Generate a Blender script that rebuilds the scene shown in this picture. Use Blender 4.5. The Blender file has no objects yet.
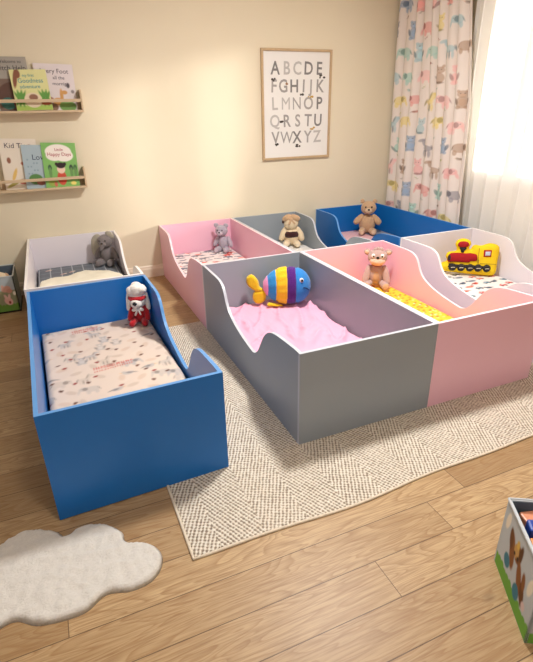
import bpy, bmesh, math, random
import numpy as np
from mathutils import Vector, Matrix, Euler, noise as mnoise

random.seed(7)
rng = np.random.default_rng(11)
scene = bpy.context.scene
COL = scene.collection
PI = math.pi

# ------------------------------------------------------------------ colours / materials
def lin1(v):
    v = v / 255.0
    return v / 12.92 if v <= 0.04045 else ((v + 0.055) / 1.055) ** 2.4

def lin(c):
    return tuple(lin1(x) for x in c)

class NT:
    """thin wrapper that makes node building short"""
    def __init__(self, name):
        self.m = bpy.data.materials.new(name)
        self.m.use_nodes = True
        self.t = self.m.node_tree
        self.b = self.t.nodes['Principled BSDF']
        self.out = self.t.nodes['Material Output']
    def n(self, typ, **kw):
        nd = self.t.nodes.new(typ)
        for k, v in kw.items():
            setattr(nd, k, v)
        return nd
    def l(self, a, b):
        self.t.links.new(a, b)
    def val(self, sock, v):
        if hasattr(v, 'links') or isinstance(v, bpy.types.NodeSocket):
            self.l(v, sock)
        else:
            sock.default_value = v
    def math(self, op, a, b=None, c=None, clamp=False):
        nd = self.n('ShaderNodeMath', operation=op, use_clamp=clamp)
        self.val(nd.inputs[0], a)
        if b is not None:
            self.val(nd.inputs[1], b)
        if c is not None:
            self.val(nd.inputs[2], c)
        return nd.outputs[0]
    def mix(self, f, a, b, blend='MIX'):
        nd = self.n('ShaderNodeMix', data_type='RGBA', blend_type=blend)
        self.val(nd.inputs[0], f)
        for s, v in ((nd.inputs[6], a), (nd.inputs[7], b)):
            if isinstance(v, bpy.types.NodeSocket):
                self.l(v, s)
            else:
                s.default_value = (*v, 1) if len(v) == 3 else v
        return nd.outputs[2]
    def coord(self, which='Object'):
        return self.n('ShaderNodeTexCoord').outputs[which]
    def noise(self, vec, scale, detail=3, rough=.5, dist=0.0):
        nd = self.n('ShaderNodeTexNoise')
        self.l(vec, nd.inputs['Vector'])
        nd.inputs['Scale'].default_value = scale
        nd.inputs['Detail'].default_value = detail
        nd.inputs['Roughness'].default_value = rough
        nd.inputs['Distortion'].default_value = dist
        return nd.outputs[0]
    def bump(self, h, strength=.3, dist=.002):
        nd = self.n('ShaderNodeBump')
        nd.inputs['Strength'].default_value = strength
        nd.inputs['Distance'].default_value = dist
        self.l(h, nd.inputs['Height'])
        self.l(nd.outputs[0], self.b.inputs['Normal'])
    def ramp(self, f, stops):
        nd = self.n('ShaderNodeValToRGB')
        self.l(f, nd.inputs[0])
        e = nd.color_ramp.elements
        while len(e) < len(stops):
            e.new(0.5)
        for i, (p, c) in enumerate(stops):
            e[i].position = p
            e[i].color = (*c, 1)
        return nd.outputs[0]

def mat(name, c, rough=.5, var=.06, vscale=6, bump=0.0, bscale=60, bdist=.002, spec=.5, sheen=0.0, coat=0.0):
    k = NT(name)
    co = k.coord()
    L = lin(c)
    nz = k.noise(co, vscale, 4)
    a = tuple(max(0, x * (1 - var)) for x in L)
    b = tuple(min(1, x * (1 + var)) for x in L)
    k.l(k.mix(nz, a, b), k.b.inputs['Base Color'])
    k.b.inputs['Roughness'].default_value = rough
    k.b.inputs['Specular IOR Level'].default_value = spec
    if sheen:
        k.b.inputs['Sheen Weight'].default_value = sheen
    if coat:
        k.b.inputs['Coat Weight'].default_value = coat
        k.b.inputs['Coat Roughness'].default_value = .25
    if bump:
        k.bump(k.noise(co, bscale, 5, .65), bump, bdist)
    return k.m

def print_mat(name, rough=.85, bump=.25, bscale=350, sheen=.0, bdist=.001):
    """a printed surface: the print is stored as a colour attribute of the mesh"""
    k = NT(name)
    at = k.n('ShaderNodeAttribute', attribute_name='print')
    k.l(at.outputs['Color'], k.b.inputs['Base Color'])
    k.b.inputs['Roughness'].default_value = rough
    k.b.inputs['Specular IOR Level'].default_value = .25
    if sheen:
        k.b.inputs['Sheen Weight'].default_value = sheen
    if bump:
        k.bump(k.noise(k.coord(), bscale, 3), bump, bdist)
    return k.m

def plush_mat(name, c, var=.16):
    return mat(name, c, rough=.95, var=var, vscale=40, bump=.9, bscale=130, bdist=.006, spec=.1, sheen=.35)

M = {}
# panels of the beds: painted board
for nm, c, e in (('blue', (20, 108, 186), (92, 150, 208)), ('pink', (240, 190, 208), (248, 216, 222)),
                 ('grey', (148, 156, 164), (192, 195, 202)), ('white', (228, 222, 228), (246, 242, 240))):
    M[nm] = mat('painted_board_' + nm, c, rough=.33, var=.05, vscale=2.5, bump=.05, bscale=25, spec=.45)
    M[nm + '_edge'] = mat('lit_edge_' + nm, e, rough=.4, var=.02)  # lighter than the faces: light caught by the rims, put into the colour
M['foam'] = mat('white_foam', (235, 230, 220), rough=.9)
M['cloth_print'] = print_mat('printed_cotton')
M['paper_print'] = print_mat('printed_paper', rough=.55, bump=0)
M['bin_print'] = print_mat('printed_canvas', rough=.7, bump=.15, bscale=500)
M['plush_print'] = print_mat('striped_plush', rough=.95, bump=.8, bscale=140, sheen=.3, bdist=.005)

# ------------------------------------------------------------------ mesh helpers
def link_mesh(name, me, m, parent=None):
    o = bpy.data.objects.new(name, me)
    COL.objects.link(o)
    if m is not None:
        for x in (m if isinstance(m, (list, tuple)) else [m]):
            me.materials.append(x)
    if parent is not None:
        o.parent = parent
    return o

def obj(name, bm, m, parent=None, smooth=False):
    bmesh.ops.recalc_face_normals(bm, faces=bm.faces)
    me = bpy.data.meshes.new(name)
    bm.to_mesh(me)
    bm.free()
    if smooth:
        me.polygons.foreach_set('use_smooth', [True] * len(me.polygons))
    return link_mesh(name, me, m, parent)

def tag(o, label, cat, group=None):
    o['label'] = label
    o['category'] = cat
    if group:
        o['group'] = group
    return o

def thing(name, label, cat, loc=(0, 0, 0), rotz=0.0, group=None, rot=None):
    o = bpy.data.objects.new(name, None)
    COL.objects.link(o)
    o.empty_display_size = .05
    o.location = loc
    o.rotation_euler = rot if rot else (0, 0, rotz)
    return tag(o, label, cat, group)

def struct(o):
    o['kind'] = 'structure'
    return o

def add_box(bm, x0, x1, y0, y1, z0, z1, bev=0.0):
    r = bmesh.ops.create_cube(bm, size=1)
    vs = r['verts']
    for v in vs:
        v.co = Vector((x0 + (v.co.x + .5) * (x1 - x0), y0 + (v.co.y + .5) * (y1 - y0), z0 + (v.co.z + .5) * (z1 - z0)))
    if bev:
        es = list({e for v in vs for e in v.link_edges})
        bmesh.ops.bevel(bm, geom=es, offset=bev, segments=2, affect='EDGES', profile=.5)

def box(name, m, parent, *a, bev=0.0):
    bm = bmesh.new()
    add_box(bm, *a, bev=bev)
    return obj(name, bm, m, parent)

def prism(name, mats, parent, poly, axis, a0, a1):
    """poly (p, q) pairs extruded along axis; caps get material 0, the rim material 1"""
    bm = bmesh.new()
    def P(p, q, a):
        return {'x': (a, p, q), 'y': (p, a, q), 'z': (p, q, a)}[axis]
    A = [bm.verts.new(P(p, q, a0)) for p, q in poly]
    B = [bm.verts.new(P(p, q, a1)) for p, q in poly]
    bm.faces.new(A)
    bm.faces.new(B[::-1])
    n = len(poly)
    for i in range(n):
        f = bm.faces.new((A[i], A[(i + 1) % n], B[(i + 1) % n], B[i]))
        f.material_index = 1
    return obj(name, bm, mats, parent)

def catmull(pts, k=6):
    out = []
    n = len(pts)
    for i in range(n - 1):
        p0, p1, p2, p3 = pts[max(i - 1, 0)], pts[i], pts[i + 1], pts[min(i + 2, n - 1)]
        for j in range(k):
            t = j / k
            out.append(tuple(.5 * (2 * b + (c - a) * t + (2 * a - 5 * b + 4 * c - d) * t * t + (3 * b - a - 3 * c + d) * t ** 3)
                             for a, b, c, d in zip(p0, p1, p2, p3)))
    out.append(pts[-1])
    return out

def catmull_closed(pts, k=8):
    n = len(pts)
    e = [pts[-1]] + list(pts) + [pts[0], pts[1]]
    out = []
    for i in range(1, n + 1):
        p0, p1, p2, p3 = e[i - 1], e[i], e[i + 1], e[i + 2]
        for j in range(k):
            t = j / k
            out.append(tuple(.5 * (2 * b + (c - a) * t + (2 * a - 5 * b + 4 * c - d) * t * t + (3 * b - a - 3 * c + d) * t ** 3)
                             for a, b, c, d in zip(p0, p1, p2, p3)))
    return out

def fuzz(bm, verts, amp, freq, seed=0.0):
    if amp <= 0:
        return
    for v in verts:
        d = mnoise.noise(Vector((v.co.x * freq + seed, v.co.y * freq - seed, v.co.z * freq + 3.1)))
        d += .5 * mnoise.noise(v.co * freq * 2.3 + Vector((seed, 5, 1)))
        if v.normal.length > 0:
            v.co += v.normal * amp * d

def add_ell(bm, c, r, rot=(0, 0, 0), seg=20, rings=14, amp=0.0, freq=8, seed=0.0):
    res = bmesh.ops.create_uvsphere(bm, u_segments=seg, v_segments=rings, radius=1)
    R = Euler(rot).to_matrix()
    for v in res['verts']:
        v.co = R @ Vector((v.co.x * r[0], v.co.y * r[1], v.co.z * r[2])) + Vector(c)
    bm.normal_update()
    fuzz(bm, res['verts'], amp, freq, seed)

def add_limb(bm, p, q, r1, r2, amp=0.0, freq=8, seed=0.0, seg=16, rings=14, flat=1.0):
    """a rounded tapering limb from p to q"""
    p, q = Vector(p), Vector(q)
    ax = q - p
    Ln = ax.length
    Q = ax.to_track_quat('Z', 'Y').to_matrix()
    res = bmesh.ops.create_uvsphere(bm, u_segments=seg, v_segments=rings, radius=1)
    for v in res['verts']:
        z = v.co.z
        t = (z + 1) / 2
        r = r1 + (r2 - r1) * t
        zz = z * r if False else (-r1 + t * (Ln + r1 + r2))
        s = math.sqrt(max(0, 1 - z * z))
        s = s ** .6 if s > 0 else 0
        v.co = Q @ Vector(((v.co.x / max(1e-6, math.sqrt(max(1e-9, 1 - z * z)))) * s * r if abs(z) < .9999 else 0,
                           ((v.co.y / max(1e-6, math.sqrt(max(1e-9, 1 - z * z)))) * s * r * flat) if abs(z) < .9999 else 0, zz)) + p
    bm.normal_update()
    fuzz(bm, res['verts'], amp, freq, seed)

def add_tube(bm, pts, r, seg=8, closed=False):
    pts = [Vector(p) for p in pts]
    rings = []
    n = len(pts)
    for i, p in enumerate(pts):
        d = pts[min(i + 1, n - 1)] - pts[max(i - 1, 0)]
        Q = d.to_track_quat('Z', 'Y').to_matrix()
        rings.append([bm.verts.new(p + Q @ Vector((r * math.cos(2 * PI * k / seg), r * math.sin(2 * PI * k / seg), 0))) for k in range(seg)])
    for a, b in zip(rings, rings[1:]):
        for k in range(seg):
            bm.faces.new((a[k], a[(k + 1) % seg], b[(k + 1) % seg], b[k]))
    bm.faces.new(rings[0][::-1])
    bm.faces.new(rings[-1])

def text_mesh(name, s, m, parent, size, loc, rot, depth=.001, align='CENTER', shear=0.0, bold=0.0):
    cu = bpy.data.curves.new(name, 'FONT')
    cu.body = s
    cu.size = size
    cu.align_x = align
    cu.extrude = depth
    cu.shear = shear
    cu.offset = bold
    cu.resolution_u = 3
    t = bpy.data.objects.new(name, cu)
    COL.objects.link(t)
    dg = bpy.context.evaluated_depsgraph_get()
    me = bpy.data.meshes.new_from_object(t.evaluated_get(dg))
    bpy.data.objects.remove(t)
    me.materials.clear()
    o = link_mesh(name, me, m, parent)
    o.location = loc
    o.rotation_euler = rot
    return o

# ------------------------------------------------------------------ prints
class Canvas:
    """collects flat printed shapes over points (U, V); colours are sRGB"""
    def __init__(self, U, V, base, aa):
        self.U, self.V, self.aa = U, V, aa
        self.C = np.tile(np.array(lin(base)), (len(U), 1))
    def _put(self, idx, d, col, alpha):
        a = np.clip(.5 - d / self.aa, 0, 1) * alpha
        self.C[idx] = self.C[idx] * (1 - a[:, None]) + np.array(lin(col)) * a[:, None]
    def near(self, cx, cy, r):
        return np.nonzero((abs(self.U - cx) < r) & (abs(self.V - cy) < r))[0]
    def ell(self, cx, cy, rx, ry, col, ang=0.0, alpha=1.0):
        i = self.near(cx, cy, max(rx, ry) + self.aa)
        if len(i) == 0:
            return
        c, s = math.cos(ang), math.sin(ang)
        x, y = self.U[i] - cx, self.V[i] - cy
        X, Y = (x * c + y * s) / rx, (-x * s + y * c) / ry
        self._put(i, (np.sqrt(X * X + Y * Y) - 1) * min(rx, ry), col, alpha)
    def rect(self, x0, x1, y0, y1, col, alpha=1.0):
        cx, cy = (x0 + x1) / 2, (y0 + y1) / 2
        i = np.nonzero((self.U > x0 - self.aa) & (self.U < x1 + self.aa) & (self.V > y0 - self.aa) & (self.V < y1 + self.aa))[0]
        if len(i) == 0:
            return
        d = np.maximum(abs(self.U[i] - cx) - (x1 - x0) / 2, abs(self.V[i] - cy) - (y1 - y0) / 2)
        self._put(i, d, col, alpha)
    def seg(self, x0, y0, x1, y1, w, col, alpha=1.0):
        cx, cy = (x0 + x1) / 2, (y0 + y1) / 2
        i = self.near(cx, cy, math.hypot(x1 - x0, y1 - y0) / 2 + w + self.aa)
        if len(i) == 0:
            return
        px, py = self.U[i] - x0, self.V[i] - y0
        dx, dy = x1 - x0, y1 - y0
        t = np.clip((px * dx + py * dy) / (dx * dx + dy * dy + 1e-12), 0, 1)
        self._put(i, np.hypot(px - t * dx, py - t * dy) - w / 2, col, alpha)

def dark(c, f=.72):
    return tuple(x * f for x in c)

def animal(cv, kind, x, y, s, col, flip=1, alpha=1.0):
    """a small printed animal about s tall"""
    d = dark(col, .68)
    def e(cx, cy, rx, ry, c=col, a=0.0):
        cv.ell(x + flip * cx * s, y + cy * s, rx * s, ry * s, c, a * flip, alpha)
    if kind == 'elephant':
        e(-.05, .02, .42, .33); e(-.3, -.32, .12, .2); e(.15, -.32, .12, .2)
        e(.4, .12, .25, .24); e(.63, -.12, .07, .26, col, .25); e(.3, .12, .15, .19, d); e(.5, .18, .025, .025, (70, 70, 75))
        e(-.45, .0, .03, .14, d, -.4)
    elif kind == 'bear':
        e(0, -.16, .28, .33); e(-.17, -.43, .12, .1); e(.17, -.43, .12, .1); e(0, .3, .23, .2)
        e(-.17, .46, .08, .08); e(.17, .46, .08, .08); e(-.27, -.1, .08, .2, d, .3); e(.27, -.1, .08, .2, d, -.3)
        e(0, .25, .1, .08, tuple(min(255, c * 1.15) for c in col)); e(-.08, .34, .025, .025, (70, 60, 60)); e(.08, .34, .025, .025, (70, 60, 60)); e(0, -.15, .15, .2, tuple(min(255, c * 1.1) for c in col))
    elif kind == 'cat':
        e(0, -.2, .24, .3); e(.05, .22, .2, .18); e(-.09, .4, .06, .1, col, .3); e(.19, .4, .06, .1, col, -.3)
        e(-.28, -.28, .07, .22, d, .6); e(.0, -.45, .2, .07, d); e(-.02, .25, .022, .022, (60, 60, 60)); e(.12, .25, .022, .022, (60, 60, 60))
    elif kind == 'horse':
        e(-.05, -.02, .34, .2); e(.26, .24, .1, .26, col, -.35); e(.42, .42, .18, .09, col, -.35); e(-.28, -.33, .06, .22); e(-.1, -.33, .06, .22, d); e(.12, -.33, .06, .22, d); e(.24, -.33, .06, .22)
        e(.17, .32, .05, .22, d, -.35); e(-.42, -.05, .05, .2, d, -.3)
    elif kind == 'leaf':
        for k in range(4):
            e(-.2 + .13 * k, -.1 + .1 * k, .14, .05, col if k % 2 else d, 1.1 if k % 2 else -.2)
    elif kind == 'bird':
        e(0, 0, .3, .2); e(.25, .15, .15, .14); e(-.05, .03, .18, .1, d, .4); e(.42, .13, .07, .03, (225, 170, 80)); e(-.34, -.02, .16, .06, d, .5)
    elif kind == 'whale':
        e(0, 0, .42, .2); e(-.45, .12, .14, .07, d, .7); e(-.45, .2, .05, .12, d, -.3); e(.2, .04, .03, .03, (60, 60, 60)); e(.05, -.12, .22, .06, tuple(min(255, c * 1.25) for c in col))
    elif kind == 'car':
        e(0, -.02, .42, .15); e(-.02, .12, .24, .16); e(-.22, -.16, .1, .1, (70, 70, 80)); e(.22, -.16, .1, .1, (70, 70, 80)); e(.02, .13, .13, .08, (225, 232, 238))

def set_print(me, C):
    a = me.color_attributes.new('print', 'FLOAT_COLOR', 'POINT')
    buf = np.ones((len(C), 4), dtype=np.float32)
    buf[:, :3] = C
    a.data.foreach_set('color', buf.ravel())

def grid_mesh(name, X, Y, Z, m, parent=None, C=None, smooth=True):
    """X, Y, Z are (nu, nv) arrays"""
    nu, nv = X.shape
    co = np.stack([X, Y, Z], -1).reshape(-1, 3)
    i = np.arange(nu * nv).reshape(nu, nv)
    f = np.stack([i[:-1, :-1], i[1:, :-1], i[1:, 1:], i[:-1, 1:]], -1).reshape(-1, 4)
    me = bpy.data.meshes.new(name)
    me.from_pydata(co.tolist(), [], f.tolist())
    if smooth:
        me.polygons.foreach_set('use_smooth', [True] * len(me.polygons))
    if C is not None:
        set_print(me, C)
    return link_mesh(name, me, m, parent)

def slab(name, w, h, t, res, base, painter, m, parent, side=None):
    """an upright printed board: x 0..w, z 0..h, printed face at y = 0 looking to -y, back at y = t"""
    nx, nz = max(2, int(w / res) + 1), max(2, int(h / res) + 1)
    xs, zs = np.linspace(0, w, nx), np.linspace(0, h, nz)
    X, Z = np.meshgrid(xs, zs, indexing='ij')
    U, V = X.ravel(), Z.ravel()
    cv = Canvas(U, V, base, res * 1.3)
    if painter:
        painter(cv, w, h)
    n = len(U)
    co = np.concatenate([np.stack([U, 0 * U, V], 1), np.array([[0, 0, 0], [w, 0, 0], [w, 0, h], [0, 0, h], [0, t, 0], [w, t, 0], [w, t, h], [0, t, h]])])
    i = np.arange(n).reshape(nx, nz)
    f = np.stack([i[:-1, :-1], i[1:, :-1], i[1:, 1:], i[:-1, 1:]], -1).reshape(-1, 4).tolist()
    a = n
    f += [[a + 4, a + 7, a + 6, a + 5], [a, a + 4, a + 5, a + 1], [a + 3, a + 2, a + 6, a + 7], [a, a + 3, a + 7, a + 4], [a + 1, a + 5, a + 6, a + 2]]
    me = bpy.data.meshes.new(name)
    me.from_pydata(co.tolist(), [], f)
    C = np.concatenate([cv.C, np.tile(np.array(lin(side or base)), (8, 1))])
    set_print(me, C)
    return link_mesh(name, me, m, parent)

def poly_inside(px, py, poly):
    ins = np.zeros(px.shape, bool)
    n = len(poly)
    for i in range(n):
        x0, y0 = poly[i]
        x1, y1 = poly[(i + 1) % n]
        c = (y0 > py) != (y1 > py)
        ins ^= c & (px < (x1 - x0) * (py - y0) / ((y1 - y0) if y1 != y0 else 1e-9) + x0)
    return ins

def poly_dist(px, py, poly):
    d = np.full(px.shape, 1e9)
    n = len(poly)
    for i in range(n):
        x0, y0 = poly[i]
        x1, y1 = poly[(i + 1) % n]
        dx, dy = x1 - x0, y1 - y0
        t = np.clip(((px - x0) * dx + (py - y0) * dy) / (dx * dx + dy * dy + 1e-12), 0, 1)
        d = np.minimum(d, np.hypot(px - x0 - t * dx, py - y0 - t * dy))
    return d

def puffy(name, poly, res, R, hfront, hback, m, parent, plane='xz', wob=0.0, wfreq=30, off=0.0, flip=-1):
    """a stuffed flat shape: outline poly, rising over a border of width R to hfront (towards flip) and hback behind"""
    P = np.array(poly)
    x0, y0 = P.min(0) - res
    x1, y1 = P.max(0) + res
    xs = np.arange(x0, x1 + res, res)
    ys = np.arange(y0, y1 + res, res)
    X, Y = np.meshgrid(xs, ys, indexing='ij')
    ins = poly_inside(X, Y, poly)
    cell = ins[:-1, :-1] & ins[1:, :-1] & ins[1:, 1:] & ins[:-1, 1:]
    D = poly_dist(X, Y, poly)
    prof = np.sqrt(np.clip(1 - (1 - np.clip(D / R, 0, 1)) ** 2, 0, 1))
    ids = {}
    verts, faces = [], []
    rim = np.zeros_like(ins)
    use = np.zeros_like(ins)
    for a in (0, 1):
        for b in (0, 1):
            use[a:use.shape[0] - 1 + a, b:use.shape[1] - 1 + b] |= cell
    allc = np.ones_like(ins)
    allc[:, :] = False
    inner = np.zeros_like(ins)
    inner[1:-1, 1:-1] = cell[:-1, :-1] & cell[1:, :-1] & cell[1:, 1:] & cell[:-1, 1:]
    rim = use & ~inner
    # pull the rim out to the outline itself
    XX, YY = X.copy(), Y.copy()
    ri, rj = np.nonzero(rim)
    n = len(poly)
    A = P
    Bq = np.roll(P, -1, 0)
    for i, j in zip(ri, rj):
        p = np.array((X[i, j], Y[i, j]))
        d = Bq - A
        t = np.clip(((p - A) * d).sum(1) / ((d * d).sum(1) + 1e-12), 0, 1)
        q = A + t[:, None] * d
        k = np.argmin(((q - p) ** 2).sum(1))
        XX[i, j], YY[i, j] = q[k]
    def emit(i, j, side):
        key = (i, j, 0 if rim[i, j] else side)
        if key not in ids:
            h = 0 if rim[i, j] else prof[i, j] * (hfront if side == 1 else hback)
            if wob and side == 1 and not rim[i, j]:
                h += wob * prof[i, j] * mnoise.noise(Vector((X[i, j] * wfreq, Y[i, j] * wfreq, 1.7)))
            h = off + (h if side == 1 else -h)
            ids[key] = len(verts)
            verts.append((XX[i, j], flip * h, YY[i, j]) if plane == 'xz' else (XX[i, j], YY[i, j], h))
        return ids[key]
    ci, cj = np.nonzero(cell)
    for i, j in zip(ci, cj):
        faces.append([emit(i, j, 1), emit(i + 1, j, 1), emit(i + 1, j + 1, 1), emit(i, j + 1, 1)])
        faces.append([emit(i, j, 2), emit(i, j + 1, 2), emit(i + 1, j + 1, 2), emit(i + 1, j, 2)])
    me = bpy.data.meshes.new(name)
    me.from_pydata(verts, [], faces)
    bm = bmesh.new()
    bm.from_mesh(me)
    bmesh.ops.recalc_face_normals(bm, faces=bm.faces)
    bm.to_mesh(me)
    bm.free()
    me.polygons.foreach_set('use_smooth', [True] * len(me.polygons))
    return link_mesh(name, me, m, parent)

def ring_poly(cx, cy, rx, ry, n=28):
    return [(cx + rx * math.cos(2 * PI * k / n), cy + ry * math.sin(2 * PI * k / n)) for k in range(n)]

# ------------------------------------------------------------------ the room
WB, WR, WL, WF, CEIL = 4.40, 3.42, -1.7, -1.6, 2.62

def wall_material():
    k = NT('cream_plaster')
    co = k.coord()
    n1 = k.noise(co, 1.3, 3)
    n2 = k.noise(co, 45, 5, .6)
    k.l(k.mix(n1, lin((222, 210, 183)), lin((231, 220, 195))), k.b.inputs['Base Color'])
    k.b.inputs['Roughness'].default_value = .8
    k.b.inputs['Specular IOR Level'].default_value = .2
    k.bump(n2, .12, .004)
    return k.m

def floor_material():
    k = NT('oak_planks')
    co = k.coord()
    sp = k.n('ShaderNodeSeparateXYZ')
    k.l(co, sp.inputs[0])
    x, y = sp.outputs[0], sp.outputs[1]
    W, L = .145, 1.5
    r = k.math('DIVIDE', k.math('SUBTRACT', y, .795), W)
    row = k.math('FLOOR', r)
    fr = k.math('FRACT', r)
    kk = k.math('MULTIPLY', k.math('MULTIPLY', row, k.math('SUBTRACT', row, 1.0)), 2.1)
    sh = k.math('ADD', k.math('ADD', k.math('MULTIPLY', row, .34), .78), k.math('MULTIPLY', k.math('SINE', kk), .17))
    q = k.math('DIVIDE', k.math('SUBTRACT', x, sh), L)
    colm = k.math('FLOOR', q)
    fc = k.math('FRACT', q)
    cb = k.n('ShaderNodeCombineXYZ')
    k.l(row, cb.inputs[0]); k.l(colm, cb.inputs[1])
    wn = k.n('ShaderNodeTexWhiteNoise', noise_dimensions='2D')
    k.l(cb.outputs[0], wn.inputs['Vector'])
    rnd = wn.outputs['Value']
    # grain coordinates: every board its own slice
    gv = k.n('ShaderNodeCombineXYZ')
    k.l(k.math('MULTIPLY', x, 1.0), gv.inputs[0])
    k.l(k.math('MULTIPLY', y, 7.0), gv.inputs[1])
    k.l(k.math('MULTIPLY', rnd, 37.0), gv.inputs[2])
    big = k.noise(gv.outputs[0], 1.7, 2, .5, .6)
    rings = k.math('FRACT', k.math('MULTIPLY', big, 15.0))
    line = k.math('POWER', k.math('SUBTRACT', 1.0, rings), 2.2)
    line = k.math('MULTIPLY', line, k.math('MULTIPLY', rings, 9.0, clamp=True))
    gv2 = k.n('ShaderNodeCombineXYZ')
    k.l(k.math('MULTIPLY', x, 3.0), gv2.inputs[0])
    k.l(k.math('MULTIPLY', y, 60.0), gv2.inputs[1])
    k.l(k.math('MULTIPLY', rnd, 11.0), gv2.inputs[2])
    fine = k.noise(gv2.outputs[0], 3.0, 4, .6, .2)
    c = k.mix(rnd, lin((162, 132, 94)), lin((194, 164, 122)))
    c = k.mix(k.math('MULTIPLY', line, .8), c, lin((146, 108, 68)))
    c = k.mix(k.math('MULTIPLY', k.math('SUBTRACT', fine, .42), 2.2, clamp=True), c, lin((134, 98, 62)))
    # knots
    vo = k.n('ShaderNodeTexVoronoi')
    kv = k.n('ShaderNodeCombineXYZ')
    k.l(x, kv.inputs[0]); k.l(k.math('MULTIPLY', y, 1.8), kv.inputs[1]); k.l(rnd, kv.inputs[2])
    k.l(kv.outputs[0], vo.inputs['Vector'])
    vo.inputs['Scale'].default_value = 2.3
    kn = k.math('SUBTRACT', 1.0, k.math('DIVIDE', vo.outputs['Distance'], .085), clamp=True)
    c = k.mix(k.math('MULTIPLY', kn, .85), c, lin((74, 48, 30)))
    # joints between the boards
    jy = k.math('LESS_THAN', k.math('MULTIPLY', k.math('MINIMUM', fr, k.math('SUBTRACT', 1.0, fr)), W), .0016)
    jx = k.math('LESS_THAN', k.math('MULTIPLY', k.math('MINIMUM', fc, k.math('SUBTRACT', 1.0, fc)), L), .0014)
    j = k.math('MAXIMUM', jy, jx)
    c = k.mix(k.math('MULTIPLY', j, .75), c, lin((70, 46, 28)))
    k.l(c, k.b.inputs['Base Color'])
    k.b.inputs['Roughness'].default_value = .42
    k.b.inputs['Specular IOR Level'].default_value = .35
    k.bump(k.math('SUBTRACT', k.math('MULTIPLY', fine, .4), j), .25, .0015)
    return k.m

MW = wall_material()
MWW = mat('white_wall_paint', (226, 228, 232), .8)
bm = bmesh.new(); add_box(bm, WL - .1, WR + .1, WF - .1, WB + .1, -.1, 0)
struct(obj('floor', bm, floor_material()))
bm = bmesh.new(); add_box(bm, WL - .1, WR + .1, WF - .1, WB + .1, CEIL, CEIL + .1)
struct(obj('ceiling', bm, mat('white_ceiling', (240, 234, 222), .9)))
bm = bmesh.new(); add_box(bm, WL - .1, WR + .12, WB, WB + .1, 0, CEIL)
struct(obj('wall_back', bm, MW))
bm = bmesh.new(); add_box(bm, WL - .1, WL, WF, WB, 0, CEIL)
struct(obj('wall_left', bm, MWW))
bm = bmesh.new(); add_box(bm, WL - .1, WR + .12, WF - .1, WF, 0, CEIL)
struct(obj('wall_front', bm, MWW))
# right wall with the window opening
WY0, WY1, WZ0, WZ1 = 2.32, 3.29, .86, 2.27
bm = bmesh.new()
add_box(bm, WR, WR + .12, WF, WY0, 0, CEIL)
add_box(bm, WR, WR + .12, WY1, WB, 0, CEIL)
add_box(bm, WR, WR + .12, WY0, WY1, 0, WZ0)
add_box(bm, WR, WR + .12, WY0, WY1, WZ1, CEIL)
struct(obj('wall_right', bm, MW))
MF = mat('white_window_paint', (238, 236, 230), .4)
bm = bmesh.new()
f = .05
add_box(bm, WR + .04, WR + .09, WY0, WY0 + f, WZ0, WZ1)
add_box(bm, WR + .04, WR + .09, WY1 - f, WY1, WZ0, WZ1)
add_box(bm, WR + .04, WR + .09, WY0 + f, WY1 - f, WZ0, WZ0 + f)
add_box(bm, WR + .04, WR + .09, WY0 + f, WY1 - f, WZ1 - f, WZ1)
add_box(bm, WR + .045, WR + .085, (WY0 + WY1) / 2 - .035, (WY0 + WY1) / 2 + .035, WZ0 + f, WZ1 - f)
win = struct(obj('window_1', bm, MF))
k = NT('window_glass')
tr = k.n('ShaderNodeBsdfTransparent'); gl = k.n('ShaderNodeBsdfGlossy'); gl.inputs['Roughness'].default_value = .02
mx = k.n('ShaderNodeMixShader'); mx.inputs[0].default_value = .06
k.l(tr.outputs[0], mx.inputs[1]); k.l(gl.outputs[0], mx.inputs[2]); k.l(mx.outputs[0], k.out.inputs['Surface'])
bm = bmesh.new(); add_box(bm, WR + .062, WR + .066, WY0 + f, WY1 - f, WZ0 + f, WZ1 - f)
obj('pane', bm, k.m, win)
bm = bmesh.new(); add_box(bm, WR - .03, WR + .04, WY0 - .03, WY1 + .03, WZ0 - .03, WZ0, bev=.004)
obj('window_sill', bm, MF, win)
# skirting
MB_ = mat('cream_skirting_paint', (232, 218, 196), .45)
def skirting(name, poly_axis, a0, a1, at, sgn):
    prof = [(0, 0), (.016, 0), (.016, .075), (.011, .088), (.011, .098), (.004, .108), (0, .108)]
    bm = bmesh.new()
    A, B = [], []
    for d, z in prof:
        if poly_axis == 'x':
            A.append(bm.verts.new((a0, at - sgn * d, z))); B.append(bm.verts.new((a1, at - sgn * d, z)))
        else:
            A.append(bm.verts.new((at - sgn * d, a0, z))); B.append(bm.verts.new((at - sgn * d, a1, z)))
    n = len(prof)
    for i in range(n):
        bm.faces.new((A[i], A[(i + 1) % n], B[(i + 1) % n], B[i]))
    bm.faces.new(A); bm.faces.new(B[::-1])
    struct(obj(name, bm, MB_))
skirting('baseboard_back', 'x', WL, WR, WB, 1)
skirting('baseboard_right', 'y', WF, WB - .02, WR, 1)

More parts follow.
